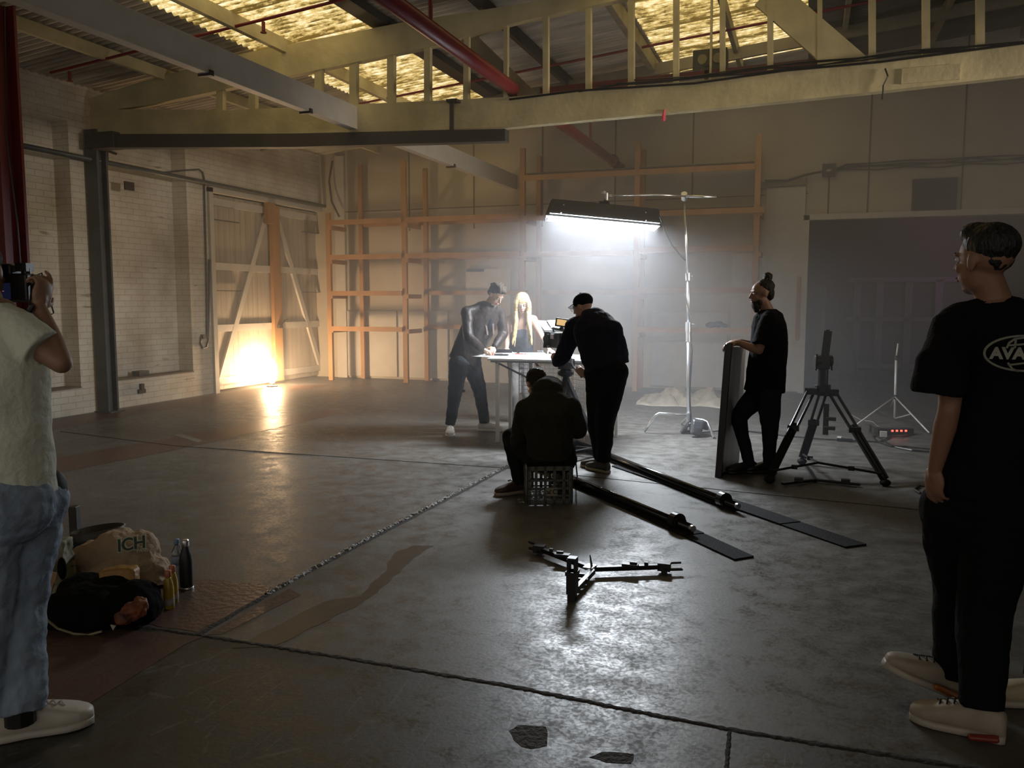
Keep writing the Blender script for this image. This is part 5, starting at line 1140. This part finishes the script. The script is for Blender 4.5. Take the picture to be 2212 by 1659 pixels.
sub(MB().rc(al - RT * .02 - FH * .055 + UPZ * .02, .014, al - RT * .09 - FH * .045 + UPZ * .05, .012), 'heel_cushion', mat('orange_bubble', (.4, .12, .02), .2), s2)
mb = MB(); mb.ell(P(0, -.022, .048), (.081, .098, .078), M); mb.ell(P(0, -.046, .008), (.062, .050, .056), M); mb.ell(P(0, .035, .088), (.064, .05, .042), M)
o = mb.build('hair', mat('short_black_hair', (.012, .012, .011), .5, spec=.4, bump=.9, bscale=70, stretch=(1, 1, .3)), e); soften(o, .006, 9, .005, .02)
# printed logo on the back of the shirt
M_print = mat('off_white_print', (.30, .30, .25), .7)
bk = vw(.33, -.94)  # outward normal of the back
def lg_(px, py): 
    p = W(px, py, 2.93); d = ray(px, py); q = V(J['rc']).normalized(); nb = bk; c_ = J['che'] + bk * .172
    return EYEP + d * ((c_ - EYEP).dot(nb) / d.dot(nb))
oc = lg_(2212, 765)
pts = []
for i in range(49):
    a = 2 * math.pi * i / 48; x = math.cos(a); z = math.sin(a); px = 2212 + 88 * x + 0 * z; py = 763 + 38 * z - 3 * x * 0
    pts.append(lg_(px, py - (px - 2212) * .05 * 0) + bk * .004)
lgo = MB()
def strip(mb, pts, w_):
    for a, b in zip(pts[:-1], pts[1:]): mb.bar(a, b + (b - a) * .1, .004, w_, up=(bk.cross(b - a)))
strip(lgo, pts, .0062)
strip(lgo, [lg_(2172, 752) + bk * .004, lg_(2178, 740) + bk * .004, lg_(2190, 732) + bk * .004, lg_(2212, 729) + bk * .004], .0055); strip(lgo, [lg_(2178, 746) + bk * .004, lg_(2212, 743) + bk * .004, lg_(2246, 746) + bk * .004], .0055)
strip(lgo, [lg_(2192, 732) + bk * .004, lg_(2190, 750) + bk * .004], .0055); strip(lgo, [lg_(2252, 752) + bk * .004, lg_(2246, 740) + bk * .004, lg_(2234, 732) + bk * .004, lg_(2212, 729) + bk * .004], .0055)
strip(lgo, [lg_(2175, 784) + bk * .004, lg_(2184, 797) + bk * .004, lg_(2196, 801) + bk * .004], .0062); strip(lgo, [lg_(2178, 788) + bk * .004, lg_(2212, 784) + bk * .004, lg_(2246, 788) + bk * .004], .0055)
o = lgo.build('back_print', M_print, e)
text('AVAARA', .052, M_print, o, oc + bk * .005, J['rc'] * 1.0, UPZ, .001, bold=.0025)

# ---------- G: photographer at the left edge, seen from behind
J = JJ(2.78, pel=(2, 1050, 2.80), che=(-12, 800, 2.80), neck=(-28, 655, 2.86), head=(-48, 585, 2.96), sL=(-110, 705, 2.72), eL=(-150, 830, 2.95), wL=(-60, 690, 3.15),
       sR=(34, 714, 2.82), eR=(132, 784, 2.80), wR=(84, 664, 2.90), hL=(-20, 1085, 2.76), kL=(-25, 1300, 2.80), aL=(-40, 1520, 2.74), hR=(60, 1085, 2.88), kR=(44, 1290, 2.90), aR=(42, 1520, 2.80))
J['rp'] = vw(.95, .25); J['rc'] = vw(.95, .30)
M_tan = mat('arm_skin', (.30, .17, .115), .5)
e, P, M = person('photographer at the left edge in pale grey t-shirt and blue jeans, raising a camera', FL(30, 1600), J, M_tan, vw(-.1, .98, -.05), vw(-.1, .0, 1),
                 hands=(((J['wR'], vw(.10, .35, .95), vw(-.9, .3, .1), -1), dict(curl=52, thumb=60, curls=(25, 60, 62, 60))),), vox=.006)
M_shirt = mat('sage_tshirt', (.72, .76, .65), .8, bump=.3, bscale=50)
mb = MB(); torso_cloth(mb, J['pel'] - UPZ * .03, J['che'], J['neck'] - UPZ * .02, J['rp'], J['rc'], (.170, .14, .165, .135), hem=.0, n=28)
traps(mb, J, .078, .06)
for s in 'LR': mb.tube([J['s' + s], J['s' + s].lerp(J['e' + s], .35), J['s' + s].lerp(J['e' + s], .62)], [.078, .080, .082], 18)
o = mb.build('t_shirt', M_shirt, e); soften(o, .007, 3, .022, .13)
M_blue = mat('blue_denim', (.33, .42, .56), .8, var=.35, vscale=5, bump=.5, bscale=22)
mb = MB(); legs(mb, J, (.125, .112, .092, .085, .075)); mb.ell(J['pel'] - UPZ * .06 - FH * .05 + RT * .02, (.17, .13, .14), Matrix((J['rp'], FH, UPZ)).transposed())
for t_ in (.55, .66, .77, .88): mb.rc(J['kR'].lerp(J['aR'], t_) - RT * .04, .062, J['kR'].lerp(J['aR'], t_ + .03) + RT * .035, .058)
o = mb.build('jeans', M_blue, e); soften(o, .008, 3, .024, .07)
pk = J['hR'] + UPZ * .0 - FH * .135 - RT * .06; mb = MB()
strip(mb, [pk + RT * -.06 + UPZ * .07, pk + RT * .07 + UPZ * .07, pk + RT * .07 - UPZ * .06, pk - UPZ * .10, pk - RT * .06 - UPZ * .06, pk + RT * -.06 + UPZ * .07], .003)
M_wt = mat('white_leather', (.56, .52, .46), .5)
shoe(e, FL(32, 1592), vw(.82, .42), m=M_wt, ms=mat('white_sole', (.50, .47, .42), .5), Ln=.33, wd=.125, hi=.12, lace=M_wt)
shoe(e, FL(-60, 1600), vw(.5, .8), m=M_wt, ms=M_wt, Ln=.32, wd=.12, hi=.12)
MB().tube([J['aR'] + UPZ * .02, J['aR'] - UPZ * .07], .05, 14).build('sock', M_black, e)
mb = MB(); mb.ell(P(0, -.02, .04), (.084, .10, .09), M); mb.ell(P(0, -.05, -.02), (.075, .06, .085), M); o = mb.build('hair', M_hair, e); soften(o, .007, 2, .014, .02)
# belt bag at his right hip
o = MB().ell(J['hR'] + RT * .085 + UPZ * .045 + FH * .02, (.035, .05, .07)).build('hip_bag', mat('slate_bag', (.05, .07, .08), .7), e); soften(o, .008, 3, .01, .05)
# his camera
cc_ = W(26, 622, 3.08)
pc = thing('photo_camera', 'black stills camera held up by the photographer at the left edge', 'camera', cc_)
Rq = Matrix((RT, FH, UPZ)).transposed()
MB().box(cc_, (.150, .07, .105), Rq).box(cc_ + UPZ * .065 - RT * .01, (.06, .07, .045), Rq).box(cc_ + RT * .065 + FH * .03, (.035, .06, .10), Rq).build('body', M_black, pc, bevel=.008)
MB().box(cc_ + UPZ * .075 + RT * .05, (.04, .05, .03), Rq).tube([cc_ + UPZ * .05 + RT * .055, cc_ + UPZ * .072 + RT * .055], .016, 14).build('dial', M_black, pc)
MB().tube([cc_ + FH * .03, cc_ + FH * .13], .042, 20).build('lens', M_blackm, pc)
scn = MB().box(cc_ - FH * .036 - RT * .025 - UPZ * .012, (.08, .004, .058), Rq).build('rear_screen', mat('dark_screen', (.012, .014, .03), .2, emit=(.10, .14, .4), estr=.04), pc)
mb = MB(); sc_ = cc_ - FH * .040 - RT * .035 - UPZ * .012
mb.tube([sc_ + RT * .012 * math.cos(a) + UPZ * .014 * math.sin(a) for a in [(-100 + i * 20) * math.pi / 180 for i in range(12)]], .0022, 6, cap=True)
sub(mb, 'dial_graphic', mat('screen_white', (.2, .2, .2), .4, emit=(.9, .92, 1), estr=.8), scn)
sub(MB().bar(sc_ + RT * .008, sc_ + RT * .028, .002, .002), 'needle_graphic', mat('screen_red', (.2, .02, .02), .4, emit=(1, .2, .15), estr=.5), scn)
tag(MB().tube([cc_ + RT * .08 + UPZ * .03, cc_ + RT * .10 - UPZ * .02 - FH * .04, J['wR'] + RT * .0 - FH * .045, J['wR'] - RT * .03 - UPZ * .05 - FH * .05, J['wR'] - RT * .05 - UPZ * .10], .010, 8).build('camera_strap', M_black), 'black camera strap wrapped round the photographer\'s wrist', 'strap')

# ---------- H: person at the right edge, mostly out of frame
J = JJ(3.2, pel=(2330, 1010, 3.35), che=(2340, 800, 3.35), neck=(2340, 690, 3.35), head=(2340, 610, 3.35), sL=(2245, 730, 3.4), eL=(2240, 900, 3.4), wL=(2230, 1020, 3.4), sR=(2430, 730, 3.35), eR=(2440, 890, 3.35), wR=(2430, 1010, 3.35),
       hL=(2290, 1050, 3.4), kL=(2290, 1230, 3.4), aL=(2248, 1462, 3.32), hR=(2370, 1050, 3.3), kR=(2400, 1230, 3.3), aR=(2440, 1450, 3.3))
J['rp'] = vw(1, 0); J['rc'] = vw(1, 0)
e, P, M = person('person mostly outside the right edge, only a black coat hem and pale shoe visible', FL(2330, 1500), J, M_skin, vw(-.9, .4, 0), vw(0, 0, 1), hands=(((J['wL'], vw(0, 0, -1), vw(1, 0, 0), 1), dict(curl=30)), ((J['wR'], vw(0, 0, -1), vw(-1, 0, 0), -1), dict(curl=30))), vox=.009)
mb = MB(); torso_cloth(mb, J['pel'] - UPZ * .22, J['che'], J['neck'], J['rp'], J['rc'], (.33, .18, .24, .15), hem=.0)
for s in 'LR': sleeves(mb, J, s, .08, .075, .06, .9)
o = mb.build('coat', M_tee, e); soften(o, .011, 3, .02, .12)
mb = MB(); legs(mb, J, (.12, .10, .08, .075, .065)); o = mb.build('trousers', M_tee, e); soften(o, .011, 3, .02, .1)
M_trE = mat('yellowish_trainer', (.42, .36, .24), .6)
shoe(e, FL(2245, 1525), vw(-.95, .2), m=M_trE, ms=M_solD, Ln=.30); shoe(e, FL(2440, 1510), vw(-.95, .2), m=M_trE, ms=M_solD, Ln=.30)
mb = MB(); mb.ell(P(0, -.02, .04), (.084, .10, .09), M); o = mb.build('hair', M_hair, e); soften(o, .008, 2)
# ================================================================== belongings piled on the floor at the left
def blob(name, parts, m, parent=None, vox=.009, disp=.02, ds=.08, sm=4):
    mb = MB()
    for c, r, *rot in parts: mb.ell(c, r, (rot[0] if rot else Matrix((RT, FH, UPZ)).transposed()))
    o = mb.build(name, m, parent); soften(o, vox, sm, disp, ds); return o
HB = lambda py: EYE * FPX / (py - 649.5)
def Wf(px, py, base):                    # point at a pixel, standing over the floor row 'base'
    return W(px, py, HB(base) * 1.0)
M_blk = mat('black_fleece', (.007, .007, .007), .95, spec=.05, bump=.6, bscale=30)
dz = 3.95
g = thing('duffel_bag', 'black jacket-like duffel heaped on the floor with a cream piped edge', 'bag', FL(215, 1362))
blob('bag_body', [(W(205, 1312, dz), (.26, .20, .12)), (W(290, 1310, dz), (.125, .16, .125)), (W(160, 1332, dz - .03), (.15, .14, .09)), (W(220, 1338, dz - .04), (.16, .12, .08)), (W(250, 1280, dz + .1), (.16, .12, .09)), (W(190, 1272, dz + .15), (.15, .12, .08))], M_blk, g, disp=.035, ds=.10)
mb = MB(); mb.tube([W(100, 1338, dz - .25), W(125, 1358, dz - .22), W(160, 1369, dz - .2), W(190, 1372, dz - .2), W(220, 1364, dz - .21)], .0055, 8); mb.build('piping', mat('cream_piping', (.30, .28, .18), .6), g)
o = blob('orange_lining', [(W(288, 1320, dz - .19), (.06, .05, .04)), (W(303, 1308, dz - .17), (.04, .04, .04)), (W(268, 1336, dz - .19), (.04, .04, .03))], mat('rust_lining', (.30, .085, .025), .6, col2=(.07, .02, .012), vscale=14), g, vox=.006, disp=.03, ds=.035)
tag(MB().prism([W(238, 1350, dz - .24), W(250, 1352, dz - .24), W(244, 1362, dz - .24)], FH * .006).build('care_label', mat('pale_tag', (.45, .44, .38), .6)), 'tiny pale triangular tag on the floor in front of the black bag', 'tag')
g = thing('gold_pouch', 'golden yellow padded pouch lying on top of the black bag', 'pouch', W(250, 1275, dz + .1))
mb = MB(); rg = []
for t_, (x, y0, y1) in enumerate(((212, 1240, 1258), (216, 1234, 1276), (250, 1228, 1274), (280, 1228, 1268), (290, 1234, 1262))):
    a = W(x, y0, dz + .10); b = W(x, y1, dz + .06); rg.append([a, a + FH * .07, b + FH * .07, b])
mb.loft(rg); o = mb.build('pouch_body', mat('gold_nylon', (.36, .18, .035), .5, var=.3, vscale=12, bump=.4, bscale=30), g); soften(o, .006, 4, .01, .04)
MB().tube([W(222, 1274, dz + .04), W(255, 1272, dz + .04), W(288, 1262, dz + .05)], .006, 6).build('white_trim', M_white, g)
# beige sweatshirt over a black bag
hs = 4.62
g = thing('sweatshirt', 'beige sweatshirt with dark college letters thrown over a bag', 'sweatshirt', FL(260, 1255))
blob('cloth_body', [(W(215, 1206, hs), (.17, .14, .11)), (W(250, 1190, hs), (.13, .13, .11)), (W(295, 1198, hs), (.14, .13, .13)), (W(330, 1230, hs - .05), (.09, .10, .08)), (W(255, 1240, hs - .1), (.20, .12, .10)), (W(338, 1262, hs - .1), (.05, .08, .07)), (W(270, 1170, hs + .05), (.09, .08, .08)), (W(315, 1172, hs + .02), (.06, .07, .06)), (W(180, 1225, hs), (.08, .1, .1))],
     mat('beige_fleece', (.34, .245, .165), .9, bump=.4, bscale=50), g, disp=.055, ds=.09, sm=10)
xl = (W(330, 1168, hs) - W(255, 1180, hs)); oc_ = W(288, 1173, hs - .16)
for b_, m_, o_ in ((.0075, mat('pale_outline', (.40, .40, .30), .7), .000), (.0015, mat('dark_green_print', (.02, .04, .03), .7), .004)):
    text('ICH', .095, m_, g, oc_ - FH * (o_ + .02), xl, UPZ * 1 + FH * .35, .001, name='lettering', bold=b_)
text('PARIS', .026, MATS['pale_outline'], g, W(308, 1189, hs - .25), xl, UPZ + FH * .35, .001, name='lettering')
blob('black_holdall', [(W(165, 1215, 4.72), (.10, .16, .12)), (W(150, 1245, 4.6), (.07, .14, .08))], M_blk, None, disp=.02).name
tag(S.objects['black_holdall'], 'black holdall standing under the beige sweatshirt', 'bag')
tag(blob('black_scarf', [(W(200, 1268, 4.4), (.12, .10, .07)), (W(240, 1255, 4.42), (.10, .08, .06)), (W(345, 1285, 4.4), (.07, .09, .05))], M_blk, None, disp=.02), 'black garment bunched between the sweatshirt and the duffel', 'garment')
# charcoal tub and upright case behind
M_tub = mat('charcoal_tub', (.028, .024, .022), .5)
tc = FL(192, 1205)
mb = MB(); rg = []
for k, (z, rx, ry, ins) in enumerate(((.0, .10, .08, 0), (.05, .13, .10, 0), (.145, .165, .12, 0), (.15, .155, .11, 0), (.06, .12, .09, 0))):
    rg.append([tc + FH * .12 + RT * rx * math.cos(a) + FH * ry * math.sin(a) + UPZ * (z + .02 * math.cos(a)) for a in [2 * math.pi * i / 24 for i in range(24)]])
mb.loft(rg); tag(mb.build('charcoal_tub', M_tub, smooth=True), 'open charcoal tub behind the beige sweatshirt', 'tub')
tag(MB().box(FL(128, 1196) + FH * .2 + UPZ * .125, (.05, .06, .25), Euler((0, 0, TH)).to_matrix()).build('battery_case', M_tub, bevel=.005), 'small upright dark case beside the photographer\'s hip', 'case')
# patterned tote
g = thing('tote_bag', 'open pale tote bag stuffed with paper beside the photographer\'s leg', 'bag', FL(118, 1295))
M_tote = mat('pale_canvas', (.34, .34, .25), .8, col2=(.10, .085, .05), vscale=9)
mb = MB(); rg = []
for x, y0, y1, d_ in ((92, 1180, 1292, 4.35), (112, 1168, 1290, 4.3), (138, 1170, 1272, 4.32), (143, 1235, 1250, 4.36)):
    a = W(x, y0, d_); b = W(x, y1, d_); rg.append([a, a + FH * .1, b + FH * .12, b])
mb.loft(rg); o = mb.build('bag_body', M_tote, g); soften(o, .008, 3, .03, .05)
MB().prism([W(100, 1285, 4.22), W(112, 1236, 4.24), W(121, 1238, 4.24), W(110, 1284, 4.22)], FH * .01).build('cardboard_insert', mat('tan_card', (.30, .17, .07), .7), g)
MB().ell(W(134, 1228, 4.24), (.025, .02, .06)).build('dark_pocket', M_blk, g)
tag(blob('crumpled_paper', [(W(330, 1300, 4.25), (.035, .03, .025)), (W(338, 1306, 4.25), (.02, .03, .02))], mat('green_white_paper', (.42, .44, .33), .6), None, vox=.005, disp=.02, ds=.03), 'crumpled pale paper poking out right of the black bag', 'paper')
tag(blob('tan_glove', [(W(305, 1274, 4.3), (.05, .04, .025)), (W(320, 1284, 4.28), (.03, .03, .02))], mat('tan_leather', (.26, .16, .09), .6), None, vox=.005, disp=.015, ds=.03), 'tan leather glove between the gold pouch and the juice bottles', 'glove')
# bottles
def bottle(name, lab, px, py, H_, prof, m, extra, group=None):
    c = FL(px, py); e = thing(name, lab, 'bottle', c, group)
    MB().lathe([(r, z * H_) for r, z in prof], c, 28).build('bottle_body', m, e, smooth=True)
    for nm, pr, mm in extra: MB().lathe([(r, z * H_) for r, z in pr], c, 24).build(nm, mm, e, smooth=True)
    return e
M_flask = mat('matte_black_flask', (.014, .017, .02), .45)
bottle('insulated_flask', 'tall matte black insulated flask with steel cap standing on the floor', 404, 1272, .275, [(.034, .045), (.035, .06), (.036, .35), (.035, .58), (.031, .68), (.022, .78), (.0175, .84), (.016, .88)], M_flask,
       [('cap', [(.0185, .86), (.0195, .87), (.0195, .96), (.017, .99), (.010, 1.0)], M_chrome), ('base', [(.034, 0), (.036, .008), (.036, .05), (.035, .055)], M_chrome)])
M_pet = mat('clear_plastic', (.55, .62, .68), .12, spec=.6, trans=.85)
bottle('water_bottle', 'clear plastic water bottle with blue label and cap behind the flask', 385, 1258, .245, [(.028, 0), (.030, .02), (.029, .10), (.031, .14), (.029, .18), (.031, .22), (.029, .27), (.031, .32), (.031, .62), (.026, .74), (.013, .84), (.012, .90)], M_pet,
       [('cap', [(.0145, .90), (.015, .905), (.015, .985), (.0135, 1.0)], mat('light_blue_cap', (.16, .28, .45), .4)), ('label', [(.0313, .42), (.0318, .43), (.0318, .62), (.0313, .63)], mat('blue_label', (.05, .10, .28), .4, col2=(.5, .55, .6), vscale=30))])
M_juice = mat('orange_juice', (.42, .30, .02), .3, col2=(.30, .20, .015), vscale=12)
for px, py, lab in ((366, 1314, 'nearer small bottle of orange juice with an orange cap'), (375, 1302, 'farther small bottle of orange juice, half hidden by the other')):
    bottle('juice_bottle', lab, px, py, .205, [(.024, 0), (.026, .02), (.026, .50), (.023, .62), (.015, .76), (.0125, .80)], M_juice,
           [('cap', [(.0155, .80), (.016, .81), (.016, .95), (.014, .96)], mat('orange_cap', (.38, .12, .06), .4)), ('label', [(.0262, .10), (.0266, .11), (.0266, .26), (.0262, .27)], mat('lilac_label', (.22, .15, .17), .5, col2=(.4, .35, .3), vscale=40))], 'juice bottles')
# spill of cord behind the water bottle
tag(MB().tube([FL(352, 1232) + UPZ * .05, FL(360, 1235) + UPZ * .03, FL(370, 1240) + UPZ * .03, FL(378, 1243) + UPZ * .01], .006, 6).build('bag_strap', M_blk), 'short black strap end between the sweatshirt and the water bottle', 'strap')
# ================================================================== haze filling the far part of the hall
m = bpy.data.materials.new('haze'); m.use_nodes = True; N = m.node_tree.nodes
for n in list(N): N.remove(n)
out = N.new('ShaderNodeOutputMaterial'); vsn = N.new('ShaderNodeVolumeScatter'); vsn.inputs['Density'].default_value = .040; vsn.inputs['Anisotropy'].default_value = .1
vsn.inputs['Color'].default_value = (.97, .97, 1, 1)
m.node_tree.links.new(vsn.outputs[0], out.inputs['Volume'])
o = MB().aabb(XL + .02, 6.0, 7.75, YF - .07, .012, 4.3).build('haze', m); o['kind'] = 'stuff'; o['label'] = 'thin smoke haze hanging around the lit set'; o['category'] = 'haze'
